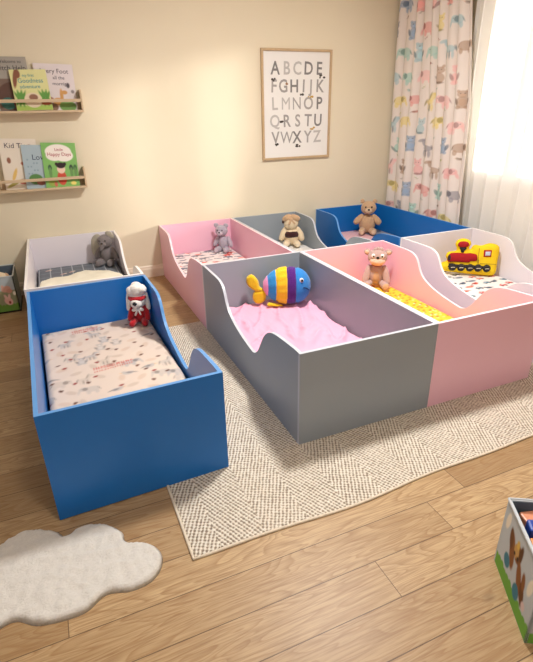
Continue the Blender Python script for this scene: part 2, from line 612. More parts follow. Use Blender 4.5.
# ------------------------------------------------------------------ rugs
def rug_material():
    k = NT('looped_wool_rug')
    co = k.coord()
    sp = k.n('ShaderNodeSeparateXYZ'); k.l(co, sp.inputs[0])
    x, y = sp.outputs[0], sp.outputs[1]
    nz = k.noise(co, 26, 2)
    band = k.math('PINGPONG', k.math('ADD', x, .02), .17)
    wob = k.math('MULTIPLY', k.math('SUBTRACT', nz, .5), .012)
    s = k.math('ADD', k.math('ADD', k.math('MULTIPLY', y, .62), k.math('MULTIPLY', band, 1.25)), wob)
    ph = k.math('SINE', k.math('MULTIPLY', s, 2 * PI / .020))
    t = k.math('ADD', k.math('SUBTRACT', k.math('MULTIPLY', y, 1.0), k.math('MULTIPLY', band, .5)), wob)
    ph2 = k.math('SINE', k.math('MULTIPLY', t, 2 * PI / .0155))
    h = k.math('ADD', k.math('MULTIPLY', ph, .62), k.math('MULTIPLY', ph2, .38))
    h = k.math('ADD', h, k.math('MULTIPLY', k.math('SUBTRACT', k.noise(co, 110, 3), .5), 2.6))
    g = k.math('MULTIPLY', k.math('ADD', h, 1.0), .5, clamp=True)
    c = k.ramp(g, [(.12, lin((104, 88, 72))), (.36, lin((176, 161, 142))), (.58, lin((222, 211, 195))), (1.0, lin((236, 228, 214)))])
    c = k.mix(k.noise(co, 5, 3), c, k.mix(.5, c, lin((222, 208, 188))))
    k.l(c, k.b.inputs['Base Color'])
    k.b.inputs['Roughness'].default_value = .95
    k.b.inputs['Specular IOR Level'].default_value = .1
    k.bump(g, .8, .006)
    return k.m

RX0, RX1, RY0, RY1, RT = .22, 2.95, 1.19, 3.18, .004
nx, ny = 220, 160
xs = np.linspace(RX0, RX1, nx)
A = np.linspace(0, 1, ny)
bm = bmesh.new()
def front_y(x):
    return RY0 - .012 * math.sin((x - .3) * 3.4) - .006 * math.sin(x * 9) + .01
top, low = [], []
for i, x in enumerate(xs):
    y0 = front_y(x)
    top.append([bm.verts.new((x, y0 + a * (RY1 - y0), RT if 0 < j < ny - 1 and 0 < i < nx - 1 else RT * .6)) for j, a in enumerate(A)])
for i in range(nx - 1):
    for j in range(ny - 1):
        bm.faces.new((top[i][j], top[i + 1][j], top[i + 1][j + 1], top[i][j + 1]))
bmesh.ops.recalc_face_normals(bm, faces=bm.faces)
edge = [e for e in bm.edges if e.is_boundary]
r = bmesh.ops.extrude_edge_only(bm, edges=edge)
for g in r['geom']:
    if isinstance(g, bmesh.types.BMVert):
        g.co.z = 0.0005
rug = obj('area_rug', bm, rug_material(), smooth=True)
tag(rug, 'large cream and brown chevron woven rug under the block of toddler beds', 'rug')
# whipped border
MR = mat('rug_binding', (222, 208, 186), .95, var=.2, vscale=90, bump=.8, bscale=120, bdist=.004, spec=.1)
bm = bmesh.new()
pts = [(RX0, RY1, .004)] + [(RX0, RY1 + (front_y(RX0) - RY1) * t, .004) for t in np.linspace(.05, .97, 20)]
pts += [(x, front_y(x), .004) for x in np.linspace(RX0, RX1, 60)] + [(RX1, RY1, .004)]
add_tube(bm, pts, .0055, 8)
obj('border', bm, MR, rug, smooth=True)

def shag_material():
    k = NT('shaggy_pile')
    co = k.coord()
    n = k.noise(co, 120, 5, .7)
    n2 = k.noise(co, 9, 3)
    c = k.mix(n, lin((202, 196, 186)), lin((238, 233, 224)))
    c = k.mix(k.math('MULTIPLY', n2, .35), c, lin((208, 200, 188)))
    k.l(c, k.b.inputs['Base Color'])
    k.b.inputs['Roughness'].default_value = 1
    k.b.inputs['Specular IOR Level'].default_value = .05
    k.b.inputs['Sheen Weight'].default_value = .3
    k.bump(n, .7, .007)
    return k.m
cloud = [(-.372, 1.199), (-.327, 1.200), (-.276, 1.163), (-.207, 1.147), (-.135, 1.147), (-.070, 1.182), (.003, 1.163), (.068, 1.170), (.110, 1.208),
         (.124, 1.269), (.092, 1.330), (.020, 1.370), (.014, 1.418), (-.028, 1.474), (-.089, 1.505), (-.142, 1.504), (-.176, 1.481), (-.21, 1.525), (-.274, 1.562),
         (-.334, 1.568), (-.391, 1.538), (-.43, 1.50), (-.50, 1.53), (-.59, 1.51), (-.64, 1.44), (-.63, 1.38), (-.70, 1.34), (-.72, 1.25), (-.66, 1.17), (-.57, 1.16), (-.52, 1.19), (-.44, 1.165)]
cl = puffy('cloud_rug', catmull_closed(cloud, 5),   .007, .018, .018, 0.0, shag_material(), None, plane='xy', wob=.006, wfreq=38, off=.0008)
tag(cl, 'shaggy cream cloud shaped rug on the bare floorboards', 'rug')

# ------------------------------------------------------------------ the beds
BH, BT = .464, .016
def side_profile(L, notch):
    if not notch:
        return [(BT, 0), (BT, BH), (L - BT, BH), (L - BT, 0)]
    k = L / 1.4276
    c = [(.06, BH), (.24, .450), (.325, .428), (.385, .385), (.435, .318), (.480, .258), (.535, .226), (.60, .228), (.72, .246), (.83, .272), (.915, .308), (.962, .352),
         (.990, .400), (1.022, .438), (1.075, .459), (1.16, BH)]
    c = [(a * k, b) for a, b in c]
    return [(BT, 0), (BT, BH)] + catmull(c, 5) + [(L - BT, BH), (L - BT, 0)]

def bed(label, colour, x, y, w, L, rot=0.0, left=False, right=False, z=0.0):
    t = thing('toddler_bed', label, 'bed', (x, y, z), rot, 'low panel sided toddler beds')
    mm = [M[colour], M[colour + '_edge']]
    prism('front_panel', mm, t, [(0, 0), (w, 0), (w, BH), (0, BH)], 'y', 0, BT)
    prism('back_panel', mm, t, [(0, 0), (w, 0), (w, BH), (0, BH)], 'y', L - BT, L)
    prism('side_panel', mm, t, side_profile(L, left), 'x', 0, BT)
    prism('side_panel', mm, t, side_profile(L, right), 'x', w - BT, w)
    box('base_board', M['white'], t, BT, w - BT, BT, L - BT, .03, .046)
    return t

def wr_noise(X, Y, sx, sy, seed, ang=0.0):
    c, s = math.cos(ang), math.sin(ang)
    out = np.empty(X.shape)
    for i in range(X.shape[0]):
        for j in range(X.shape[1]):
            u, v = X[i, j] * c + Y[i, j] * s, -X[i, j] * s + Y[i, j] * c
            out[i, j] = mnoise.noise(Vector((u * sx, v * sy, seed)))
    return out

def mattress(label, bx, by, w, L, top, base, painter, rot=0.0, wrinkle=.003, ang=.6, res=.006, seed=1.0, ridge=0.0):
    """foam block inside a bed (bx, by, w, L: the bed's footprint), covered by a printed sheet"""
    g = BT + .006
    t = thing('mattress', label, 'mattress', (bx, by, .047), rot, 'mattresses in the toddler beds')
    H = top - .047
    x0, x1, y0, y1 = g, w - g, g, L - g
    box('foam_core', M['foam'], t, x0 + .008, x1 - .008, y0 + .008, y1 - .008, 0, H - .02, bev=.01)
    nx, ny = int((x1 - x0) / res), int((y1 - y0) / res)
    U = np.linspace(x0, x1, nx); V = np.linspace(y0, y1, ny)
    X, Y = np.meshgrid(U, V, indexing='ij')
    e = np.minimum(np.minimum(X - x0, x1 - X), np.minimum(Y - y0, y1 - Y))
    Z = H - .022 * np.clip(1 - e / .035, 0, 1) ** 2
    sub = (slice(None, None, 3), slice(None, None, 3))
    n1 = wr_noise(X[sub], Y[sub], 4, 13, seed, ang)
    n2 = wr_noise(X[sub], Y[sub], 9, 30, seed + 4, ang + .5)
    Nn = n1 * .7 + n2 * .4
    if ridge:
        Nn = Nn + ridge * (1 - np.abs(wr_noise(X[sub], Y[sub], 2.2, 9, seed + 9, ang)) * 3.2).clip(0, 1) ** 3
    # back to full resolution
    ui = np.linspace(0, Nn.shape[0] - 1.001, nx); vi = np.linspace(0, Nn.shape[1] - 1.001, ny)
    a, b = ui.astype(int), vi.astype(int)
    fa, fb = (ui - a)[:, None], (vi - b)[None, :]
    a1, b1 = np.minimum(a + 1, Nn.shape[0] - 1), np.minimum(b + 1, Nn.shape[1] - 1)
    N = Nn[np.ix_(a, b)] * (1 - fa) * (1 - fb) + Nn[np.ix_(a1, b)] * fa * (1 - fb) + Nn[np.ix_(a, b1)] * (1 - fa) * fb + Nn[np.ix_(a1, b1)] * fa * fb
    Z = Z + wrinkle * N
    # the hem hangs down the sides
    Z[0, :] = Z[-1, :] = H * .35
    Z[:, 0] = Z[:, -1] = H * .35
    cv = Canvas(X.ravel(), Y.ravel(), base, res * 1.2)
    painter(cv, w, L)
    grid_mesh('fitted_sheet', X, Y, Z, M['cloth_print'], t, cv.C)
    return t

def scatter(cv, w, L, step, fn, jitter=.3, seed=1):
    r = random.Random(seed)
    j = 0
    y = step * .4
    while y < L:
        x = step * (.3 + .5 * (j % 2))
        while x < w:
            fn(cv, x + r.uniform(-1, 1) * jitter * step, y + r.uniform(-1, 1) * jitter * step, r)
            x += step
        y += step * .85
        j += 1

def sheet_beige(cv, w, L):
    def f(cv, x, y, r):
        if r.random() < .55:
            animal(cv, r.choice(['elephant', 'horse', 'bear', 'bird']), x, y, .085, r.choice([(190, 180, 172), (200, 184, 170), (178, 172, 170)]), r.choice([-1, 1]), .75)
        else:
            cv.ell(x, y, .030, .016, r.choice([(206, 180, 160), (196, 176, 160)]), r.uniform(0, 3), .7)
    scatter(cv, w, L, .105, f, .3, 3)
    def g(cv, x, y, r):
        c = r.choice([(96, 58, 48), (110, 70, 56), (150, 60, 55)])
        cv.ell(x, y, .011, .008, c, r.uniform(0, 3)); cv.ell(x + .008, y + .004, .005, .004, c)
    scatter(cv, w, L, .125, g, .42, 8)
    # red print lines on the sheet
    r = random.Random(4)
    for (cx, cy, n, a) in ((w * .52, L * .55, 16, .1), (w * .40, L * .93, 12, .1)):
        for row, s in ((0, .010), (-.03, .005)):
            for i in range(n):
                x = cx + (i - n / 2) * .0125
                y = cy + row + (i - n / 2) * .0125 * a
                cv.seg(x, y - s, x + r.uniform(-.003, .003), y + s, .005, (196, 70, 66), .85)
                if i % 2 and s > .006:
                    cv.seg(x, y + s * r.choice([-1, 0, 1]), x + .010, y + s * r.choice([-1, 0, 1]), .004, (196, 70, 66), .85)

def sheet_whales(cv, w, L):
    def f(cv, x, y, r):
        c = r.choice([(150, 150, 158), (128, 130, 142), (214, 90, 84), (172, 170, 176), (226, 130, 120), (140, 140, 150)])
        animal(cv, r.choice(['whale', 'whale', 'bird', 'elephant']), x, y, .075, c, r.choice([-1, 1]))
    scatter(cv, w, L, .088, f, .25, 5)

def sheet_cars(cv, w, L):
    def f(cv, x, y, r):
        c = r.choice([(92, 108, 128), (214, 80, 64), (120, 128, 140), (70, 120, 140), (230, 120, 96), (104, 110, 124)])
        animal(cv, r.choice(['car', 'bird', 'whale', 'car']), x, y, .086, c, r.choice([-1, 1]))
    scatter(cv, w, L, .100, f, .25, 6)

def sheet_yellow(cv, w, L):
    def f(cv, x, y, r):
        c = r.choice([(198, 132, 40), (222, 150, 60), (240, 214, 120), (206, 120, 60)])
        cv.ell(x, y, .011, .008, c, r.uniform(0, 3)); cv.ell(x + .012, y + .008, .006, .006, c)
        if r.random() < .3:
            cv.ell(x - .012, y - .006, .007, .007, (250, 236, 190))
    scatter(cv, w, L, .042, f, .35, 9)

def sheet_pink(cv, w, L):
    pass

def sheet_stripe(cv, w, L):
    x = .04
    while x < w:
        cv.rect(x - .0025, x + .0025, 0, L, (205, 208, 212)); x += .085
    y = .05
    while y < L:
        cv.rect(0, w, y - .0018, y + .0018, (170, 174, 180)); y += .11
    r = random.Random(3)
    for _ in range(5):
        x, y = r.uniform(.1, w - .1), r.uniform(L * .6, L - .05)
        cv.ell(x, y, .02, .01, (214, 176, 166), .5); cv.ell(x + .02, y + .008, .014, .01, (222, 206, 190), 1)

def sheet_check(cv, w, L):
    x = 0
    while x < w * .62:
        cv.rect(x, x + .014, 0, L, (226, 150, 160), .6); x += .034
    y = 0
    while y < L:
        cv.rect(0, w * .62, y, y + .014, (226, 150, 160), .6); y += .034
    cv.rect(w * .62, w, 0, L, (142, 146, 160))

def sheet_white(cv, w, L):
    pass

GX, GY, GW, GL = .8268, 1.6023, .7293, 1.4256
PW = .706
L2 = 1.3665
Y2 = GY + GL + .003           # front of the back row
SX = 2.4318                   # left face of the two right-hand beds
SW = .7344
RZ = RT + .0003
bed('grey toddler bed at the front of the block, holding a pink sheet and fish cushion', 'grey', GX, GY, GW, GL, left=True, z=RZ)
mattress('mattress in the front grey bed, wrinkled plain pink sheet', GX, GY, GW, GL, .155, (236, 170, 192), sheet_pink, wrinkle=.020, ang=1.05, seed=3, ridge=1.3)
bed('pink toddler bed with a yellow sheet, right beside the front grey bed', 'pink', GX + GW + .002, GY, PW, GL, right=True, z=RZ)
mattress('mattress in the front pink bed, bright yellow speckled sheet', GX + GW + .002, GY, PW, GL, .165, (244, 194, 60), sheet_yellow, wrinkle=.004, seed=5)
bed('white toddler bed by the curtained window, holding a train shaped cushion', 'white', SX, GY, SW, GL, left=True, right=True, z=RZ)
mattress('mattress in the bed with the train cushion, white sheet printed with little cars', SX, GY, SW, GL, .165, (236, 232, 228), sheet_cars, wrinkle=.004, seed=6)
P1W = 1.519 - GX
bed('pink toddler bed against the back wall, behind the front grey bed', 'pink', GX, Y2, P1W, L2, left=True)
mattress('mattress in the pink bed against the wall, white sheet with grey and red whales', GX, Y2, P1W, L2, .195, (240, 230, 226), sheet_whales, wrinkle=.004, seed=7)
bed('grey toddler bed against the back wall, between a pink bed and a blue one', 'grey', 1.521, Y2, 2.200 - 1.521, L2, right=True)
mattress('mattress in the grey bed against the wall, plain white rumpled sheet', 1.521, Y2, 2.2 - 1.521, L2, .195, (226, 224, 220), sheet_white, wrinkle=.012, seed=8)
bed('blue toddler bed in the corner beside the animal print curtain', 'blue', SX, Y2, SW, L2, left=True)
mattress('mattress in the corner blue bed, pink checked and grey cover', SX, Y2, SW, L2, .21, (232, 208, 212), sheet_check, wrinkle=.003, seed=9)
# the two beds on the left
W1Y = 3.025
bed('white toddler bed against the wall under the book ledges', 'white', -.252, W1Y, .694, L2, right=True)
mattress('mattress in the bed under the book ledges, dark grey cover with pale stripes', -.252, W1Y, .694, L2, .215, (112, 118, 126), sheet_stripe, wrinkle=.003, seed=10)
BX, BY, BA, BW, BL = -.1936, 1.5748, .0305, .6801, 1.3933
bed('blue toddler bed standing apart at the edge of the rug, beige animal sheet inside', 'blue', BX, BY, BW, BL, rot=BA, right=True, z=RZ)
mattress('mattress in the bed nearest the cloud rug, beige sheet with faded animals', BX, BY, BW, BL, .215, (216, 198, 183), sheet_beige, rot=BA, wrinkle=.006, ang=.2, seed=11)

# ------------------------------------------------------------------ blankets
def blanket(name, label, poly, z, th, c, ang=0.4, wob=.010):
    o = puffy(name, catmull_closed(poly, 5), .009, .02, th, 0.0, mat(name + '_cloth', c, .95, var=.06, vscale=14, bump=.3, bscale=200, spec=.1), None, plane='xy', wob=wob, wfreq=14, off=z)
    return tag(o, label, 'blanket')
blanket('blanket', 'rumpled cream blanket over the dark striped mattress by the wall',
        [(-.212, 3.10), (.41, 3.10), (.41, 3.72), (.385, 3.86), (.31, 3.97), (.22, 4.01), (.13, 4.06), (.02, 3.98), (-.08, 3.97), (-.17, 3.94), (-.212, 3.84)], .217, .028, (240, 234, 214))

# ------------------------------------------------------------------ curtains
def curtain_print(U, V, width):
    cv = Canvas(U, V, (228, 217, 207), .006)
    r = random.Random(21)
    cols = [(143, 164, 186), (232, 172, 168), (168, 205, 192), (228, 208, 130), (178, 148, 124), (150, 146, 152), (226, 158, 150), (168, 196, 200), (236, 188, 182)]
    kinds = ['elephant', 'bear', 'cat', 'elephant', 'bear', 'horse', 'elephant']
    row = 0
    z = .08
    while z < 2.55:
        x = .03 + (.085 if row % 2 else 0)
        i = 0
        while x < width:
            kd = kinds[(row * 3 + i * 2 + r.randint(0, 1)) % len(kinds)]
            animal(cv, kd, x + r.uniform(-.015, .015), z + r.uniform(-.02, .02), r.uniform(.115, .135) * (.95 if kd == 'elephant' else 1.1), cols[(row * 4 + i * 5 + r.randint(0, 2)) % len(cols)], r.choice([-1, 1]), .72)
            if r.random() < .6:
                animal(cv, r.choice(['leaf', 'leaf', 'bird']), x + .085, z + r.uniform(.07, .12), .05, r.choice([(150, 130, 110), (196, 200, 140), (160, 190, 180), (190, 120, 100)]), r.choice([-1, 1]), .6)
            x += .172
            i += 1
        z += .195
        row += 1
    return cv.C

ZT = 2.56
def curtain_grid(y_left, width_fn, x0, amp, folds, z0, ns, nz, seed, sharp=.35, gather=.45, cusp=False):
    s = np.linspace(0, 1, ns)
    z = np.linspace(z0, ZT, nz)
    S, Zg = np.meshgrid(s, z, indexing='ij')
    Wd = width_fn(Zg)
    drift = .35 * np.sin(S * 9 + seed) + .25 * np.sin(S * 17.3 + 2 * seed) + .10 * np.sin(Zg * 1.3 + S * 5)
    ph = 2 * PI * folds * S + drift
    a = amp * (.75 + .25 * np.sin(S * 23 + seed))
    if cusp:
        X = x0 + a * (1 - 2 * np.sqrt(np.abs(np.sin(ph / 2)) + .002)) + .010 * np.sin(Zg * 2.1 + S * 11)
    else:
      X = x0 + a * (np.sin(ph) + sharp * np.sin(2 * ph + .5)) + .012 * np.sin(Zg * 2.1 + S * 11)
    Y = y_left - S * Wd - .25 * Wd / folds * np.sin(2 * ph) * gather
    return S, Zg, X, Y

cur = thing('curtain', 'heavy drape printed with pastel animals, drawn into the room corner', 'curtain', (3.27, 4.36, .02))
wfn = lambda z: np.interp(z, [0, .46, 1.44, 2.14, 2.6], [1.13, 1.10, 1.02, .90, .84])
S, Zg, X, Y = curtain_grid(4.375, wfn, 3.268, .038, 8.5, .02, 440, 520, .7, .15, .0, cusp=True)
C = curtain_print((S * .86).ravel(), Zg.ravel(), .86)
o = grid_mesh('drape', X - 3.27, Y - 4.36, Zg - .02, print_mat('curtain_cotton', .9, .2, 420), cur, C)
sm = o.modifiers.new('thick', 'SOLIDIFY'); sm.thickness = .003; sm.offset = 0
box('heading_tape', mat('curtain_heading', (232, 222, 210), .9), cur, -.035, .045, -.84, .0, ZT - .02, ZT + .02, bev=.004)
track = box('curtain_track', mat('white_track', (235, 232, 226), .5), None, 3.26, 3.39, 1.30, 4.38, ZT + .025, CEIL, bev=.004)
tag(track, 'white curtain track fixed along the ceiling above the window', 'curtain track')

k = NT('sheer_voile')
tr = k.n('ShaderNodeBsdfTransparent'); tl = k.n('ShaderNodeBsdfTranslucent'); df = k.n('ShaderNodeBsdfDiffuse')
for nd in (tl, df):
    nd.inputs['Color'].default_value = (*lin((252, 250, 246)), 1)
m1 = k.n('ShaderNodeMixShader'); m2 = k.n('ShaderNodeMixShader')
m1.inputs[0].default_value = .68
k.l(tl.outputs[0], m1.inputs[1]); k.l(df.outputs[0], m1.inputs[2])
m2.inputs[0].default_value = .87
k.l(tr.outputs[0], m2.inputs[1]); k.l(m1.outputs[0], m2.inputs[2]); k.l(m2.outputs[0], k.out.inputs['Surface'])
SHEER = k.m
sh = thing('sheer_curtain', 'sheer white voile hanging over the bright window beside the printed drape', 'curtain', (3.35, 3.44, .02))
S, Zg, X, Y = curtain_grid(3.52, lambda z: 2.15 + 0 * z, 3.345, .034, 14, .02, 640, 60, 2.1, .25)
grid_mesh('voile', X - 3.35, Y - 3.44, Zg - .02, SHEER, sh)
box('heading_tape', mat('voile_heading', (240, 236, 228), .9), sh, -.004, .028, -2.07, .08, ZT - .02, ZT + .02, bev=.003)

# ------------------------------------------------------------------ alphabet picture
MWOOD = mat('pale_oak_frame', (190, 162, 124), .5, var=.12, vscale=30)
PX0, PX1, PZ0, PZ1 = 1.852, 2.552, .962, 1.873
pic = thing('framed_picture', 'framed alphabet poster with grey letters hanging on the cream wall', 'picture', (PX0, WB, PZ0))
w, h = PX1 - PX0, PZ1 - PZ0
fw, fd = .020, .026
bm = bmesh.new()
for a in ((0, fw, 0, h), (w - fw, w, 0, h), (fw, w - fw, 0, fw), (fw, w - fw, h - fw, h)):
    add_box(bm, a[0], a[1], -fd, -.001, a[2], a[3], bev=.002)
obj('frame', bm, MWOOD, pic)
sheet = box('print_sheet', mat('poster_paper', (232, 229, 223), .6, var=.01), pic, fw, w - fw, -.012, -.006, fw, h - fw)
rows = ['ABCDE', 'FGHIJK', 'LMNOP', 'QRSTU', 'VWXYZ']
inks = [mat('letter_ink_' + n, c, .7) for n, c in (('dark', (126, 123, 120)), ('mid', (156, 152, 148)), ('pale', (186, 182, 177)), ('soft', (166, 161, 156)))]
xl = {0: [.135, .245, .350, .462, .572], 1: [.118, .215, .322, .415, .492, .582], 2: [.128, .238, .350, .468, .580], 3: [.130, .248, .360, .465, .570], 4: [.135, .245, .355, .465, .568]}
zl = [.712, .570, .428, .284, .142]
r = random.Random(5)
tone = 'ABDEHPKXU'
for i, rw in enumerate(rows):
    for j, ch in enumerate(rw):
        ink = inks[0] if ch in 'ADEPXHU' else inks[1] if ch in 'GIKRTVW' else inks[2] if ch in 'BCMLQZ' else inks[3]
        o = text_mesh('letter', ch, ink, pic, .146, (xl[i][j], -.0128, zl[i]), (PI / 2, r.uniform(-.05, .05), 0), .0006, bold=(0.0 if ch in 'MWN' else .0024))
        o.scale = (.86, 1.0, 1)
# little coloured drawings on the letters
bits = mat('drawing_ochre', (186, 150, 70), .7); bitd = mat('drawing_dark', (70, 62, 56), .7); bitb = mat('drawing_brown', (150, 112, 80), .7)
for (x, z, m, kd) in ((.49, .522, bits, 'cap'), (.255, .640, bitb, 'tail'), (.605, .700, bitd, 'feet'), (.125, .665, bitd, 'mane'), (.205, .335, bitd, 'wing'), (.52, .258, bits, 'bird'), (.36, .112, bitd, 'feet'), (.14, .130, bitd, 'vine'), (.40, .545, bitd, 'feet')):
    bm = bmesh.new()
    for q in range(4):
        add_ell(bm, (r.uniform(-.022, .022), 0, r.uniform(-.012, .012)), (r.uniform(.007, .016), .0008, r.uniform(.005, .010)), seg=10, rings=6)
    o = obj('drawing', bm, m, pic); o.location = (x, -.013, z)

# ------------------------------------------------------------------ book ledges and books
MSH = mat('birch_ledge', (206, 182, 148), .5, var=.08, vscale=18)
def ledge(label, x0, x1, z0):
    t = thing('book_ledge', label, 'shelf', (x0, WB, z0), 0, 'wooden book ledges')
    w = x1 - x0
    D = .108
    box('shelf_board', MSH, t, 0, w, -D, -.001, 0, .016, bev=.002)
    box('back_board', MSH, t, .014, w - .014, -.013, -.001, .016, .075, bev=.002)
    box('end_panel', MSH, t, 0, .014, -D, -.001, .016, .155, bev=.003)
    box('end_panel', MSH, t, w - .014, w, -D, -.001, .016, .155, bev=.003)
    box('front_rail', MSH, t, .014, w - .014, -D, -D + .012, .070, .092, bev=.002)
    return t
ledge('upper wooden book ledge on the wall, grey, white and green books', -.325, .340, 1.402)
ledge('lower wooden book ledge on the wall, cream, blue and green books', -.372, .275, .848)

MPG = mat('book_pages', (236, 230, 216), .8)
MT_ = {n: mat('title_ink_' + n, c, .7) for n, c in (('dark', (84, 74, 84)), ('teal', (70, 150, 160)), ('grey', (70, 68, 70)), ('navy', (62, 72, 96)), ('red', (176, 70, 84)), ('purple', (96, 72, 104)))}
def book(label, x, y, z, w, h, base, painter, titles, tilt=.2, roll=0.0, th=.014):
    """front bottom edge at (x, y, z), leaning back on its ledge"""
    t = thing('picture_book', label, 'book', (x, y, z), 0, 'picture books on the wall ledges', rot=(-tilt, roll, 0))
    slab('cover', w, h, .003, .004, base, painter, M['paper_print'], t)
    box('pages', MPG, t, .002, w - .004, .003, th - .002, .003, h - .003)
    bm = bmesh.new(); add_box(bm, 0, w, th - .002, th, 0, h); obj('back_cover', bm, mat('book_back', base, .6), t)
    for s, size, u, v, ink in titles:
        text_mesh('title', s, MT_[ink], t, size, (u, -.0008, v), (PI / 2, 0, 0), .0004)
    return t

def pa_grey(cv, w, h):
    cv.rect(.03, w, 0, h * .6, (128, 108, 96)); cv.ell(w * .5, .09, .10, .10, (104, 78, 68)); cv.ell(w * .75, .16, .05, .12, (150, 132, 120)); cv.ell(w * .35, .05, .05, .04, (70, 120, 110)); cv.ell(w * .62, .05, .035, .05, (150, 80, 70))
def pa_jungle(cv, w, h):
    cv.rect(0, w, 0, h * .12, (168, 196, 96)); cv.ell(w * .12, h * .78, .014, .06, (140, 92, 70), -.2); cv.ell(w * .2, h * .9, .02, .03, (140, 92, 70))
    for x in (.12, .22, .80, .9):
        for a in (-.5, 0, .5):
            cv.ell(w * x, h * .3, .010, .055, (104, 158, 76), a)
    cv.ell(w * .5, h * .25, .06, .05, (232, 214, 186)); cv.ell(w * .52, h * .32, .03, .022, (150, 110, 90)); cv.ell(w * .85, h * .16, .035, .012, (176, 96, 70))
def pa_white(cv, w, h):
    cv.ell(w * .62, h * .32, .012, .05, (212, 160, 96)); cv.ell(w * .70, h * .40, .022, .014, (212, 160, 96)); cv.ell(w * .52, h * .20, .04, .026, (212, 160, 96)); cv.ell(w * .3, h * .24, .03, .02, (176, 130, 110))
    cv.ell(w * .82, h * .55, .012, .018, (96, 88, 92)); cv.ell(w * .75, h * .1, .06, .04, (120, 160, 90)); cv.ell(w * .35, h * .08, .04, .03, (140, 110, 90)); cv.ell(w * .92, h * .42, .012, .012, (150, 140, 140))
def pa_cream(cv, w, h):
    cv.ell(w * .72, h * .42, .04, .055, (200, 150, 80)); cv.ell(w * .68, h * .68, .03, .03, (214, 176, 140)); cv.ell(w * .2, h * .58, .014, .022, (150, 100, 80)); cv.ell(w * .3, h * .30, .05, .012, (226, 190, 110), 1.2)
    cv.ell(w * .5, h * .16, .03, .02, (180, 110, 90)); cv.ell(w * .25, h * .12, .06, .012, (170, 160, 90), .5); cv.ell(w * .8, h * .1, .04, .02, (160, 110, 80)); cv.ell(w * .55, h * .52, .012, .012, (190, 130, 110)); cv.ell(w * .8, h * .84, .015, .02, (190, 160, 140))
def pa_blue(cv, w, h):
    cv.ell(w * .35, h * .22, .05, .04, (96, 140, 80)); cv.ell(w * .5, h * .14, .03, .02, (150, 96, 80)); cv.ell(w * .85, h * .50, .02, .03, (80, 78, 84))
    for q in range(9):
        cv.ell(w * (.15 + .1 * (q % 4)), h * (.35 + .08 * (q // 2)), .006, .006, (140, 160, 172))
def pa_green(cv, w, h):
    cv.ell(w * .48, h * .80, .095, .055, (244, 236, 226)); cv.ell(w * .35, h * .72, .06, .04, (244, 236, 226)); cv.ell(w * .62, h * .72, .07, .045, (244, 236, 226))
    cv.ell(w * .5, h * .22, .034, .055, (206, 84, 66)); cv.ell(w * .5, h * .42, .030, .034, (238, 206, 184)); cv.ell(w * .5, h * .50, .034, .022, (56, 40, 44)); cv.ell(w * .38, h * .53, .012, .012, (56, 40, 44)); cv.ell(w * .62, h * .53, .012, .012, (56, 40, 44))
    for x, c in ((.18, (60, 90, 70)), (.80, (50, 60, 60)), (.92, (70, 110, 70))):
        cv.ell(w * x, h * .44, .014, .026, c); cv.ell(w * x, h * .34, .012, .04, (110, 150, 90))
    cv.ell(w * .2, h * .12, .03, .03, (150, 170, 80)); cv.ell(w * .82, h * .10, .02, .014, (240, 220, 120)); cv.ell(w * .3, h * .08, .012, .02, (200, 110, 90))

UZ, LZ = 1.4185, .8645
book('grey picture book on the upper ledge, partly behind the yellow green one', -.262, 4.355, UZ, .262, .355, (168, 162, 152), pa_grey, [('Welcome to', .030, .15, .315, 'grey'), ('Switch Help', .046, .14, .268, 'grey')], tilt=.08)
book('white picture book with a giraffe on the upper ledge, partly behind the yellow green one', .030, 4.352, UZ, .272, .318, (226, 216, 216), pa_white, [('I very Foot', .044, .14, .255, 'dark'), ('all the', .034, .165, .215, 'dark'), ('mornig', .034, .165, .175, 'dark')], tilt=.09, roll=.03)
book('yellow green jungle picture book in front on the upper ledge', -.122, 4.318, UZ, .246, .272, (222, 220, 158), pa_jungle, [('my first', .026, .12, .225, 'teal'), ('Goodness', .042, .13, .185, 'teal'), ('adventure', .034, .12, .148, 'teal')], tilt=.14, roll=-.02)
book('cream picture book with brown animals on the lower ledge beside the blue one', -.318, 4.350, LZ, .258, .372, (232, 222, 206), pa_cream, [('Kid Time', .052, .13, .305, 'dark')], tilt=.09, roll=.05)
book('pale blue picture book between the cream and the green one', -.170, 4.328, LZ, .215, .322, (172, 190, 198), pa_blue, [('Love', .056, .12, .215, 'navy')], tilt=.12, roll=.05)
book('bright green picture book with a girl in red on the lower ledge', -.030, 4.312, LZ, .250, .335, (132, 186, 104), pa_green, [('Little', .030, .125, .275, 'red'), ('Happy Days', .036, .125, .238, 'red')], tilt=.16, roll=.05)

# ------------------------------------------------------------------ soft toys
MBLK = mat('black_plastic', (22, 20, 20), .25)
MEYEW = mat('white_eye', (240, 238, 232), .35)
def pt(t, name, m, fn, label=None):
    bm = bmesh.new()
    fn(bm)
    o = obj(name, bm, m, t, smooth=True)
    if label:
        o['label'] = label
    return o

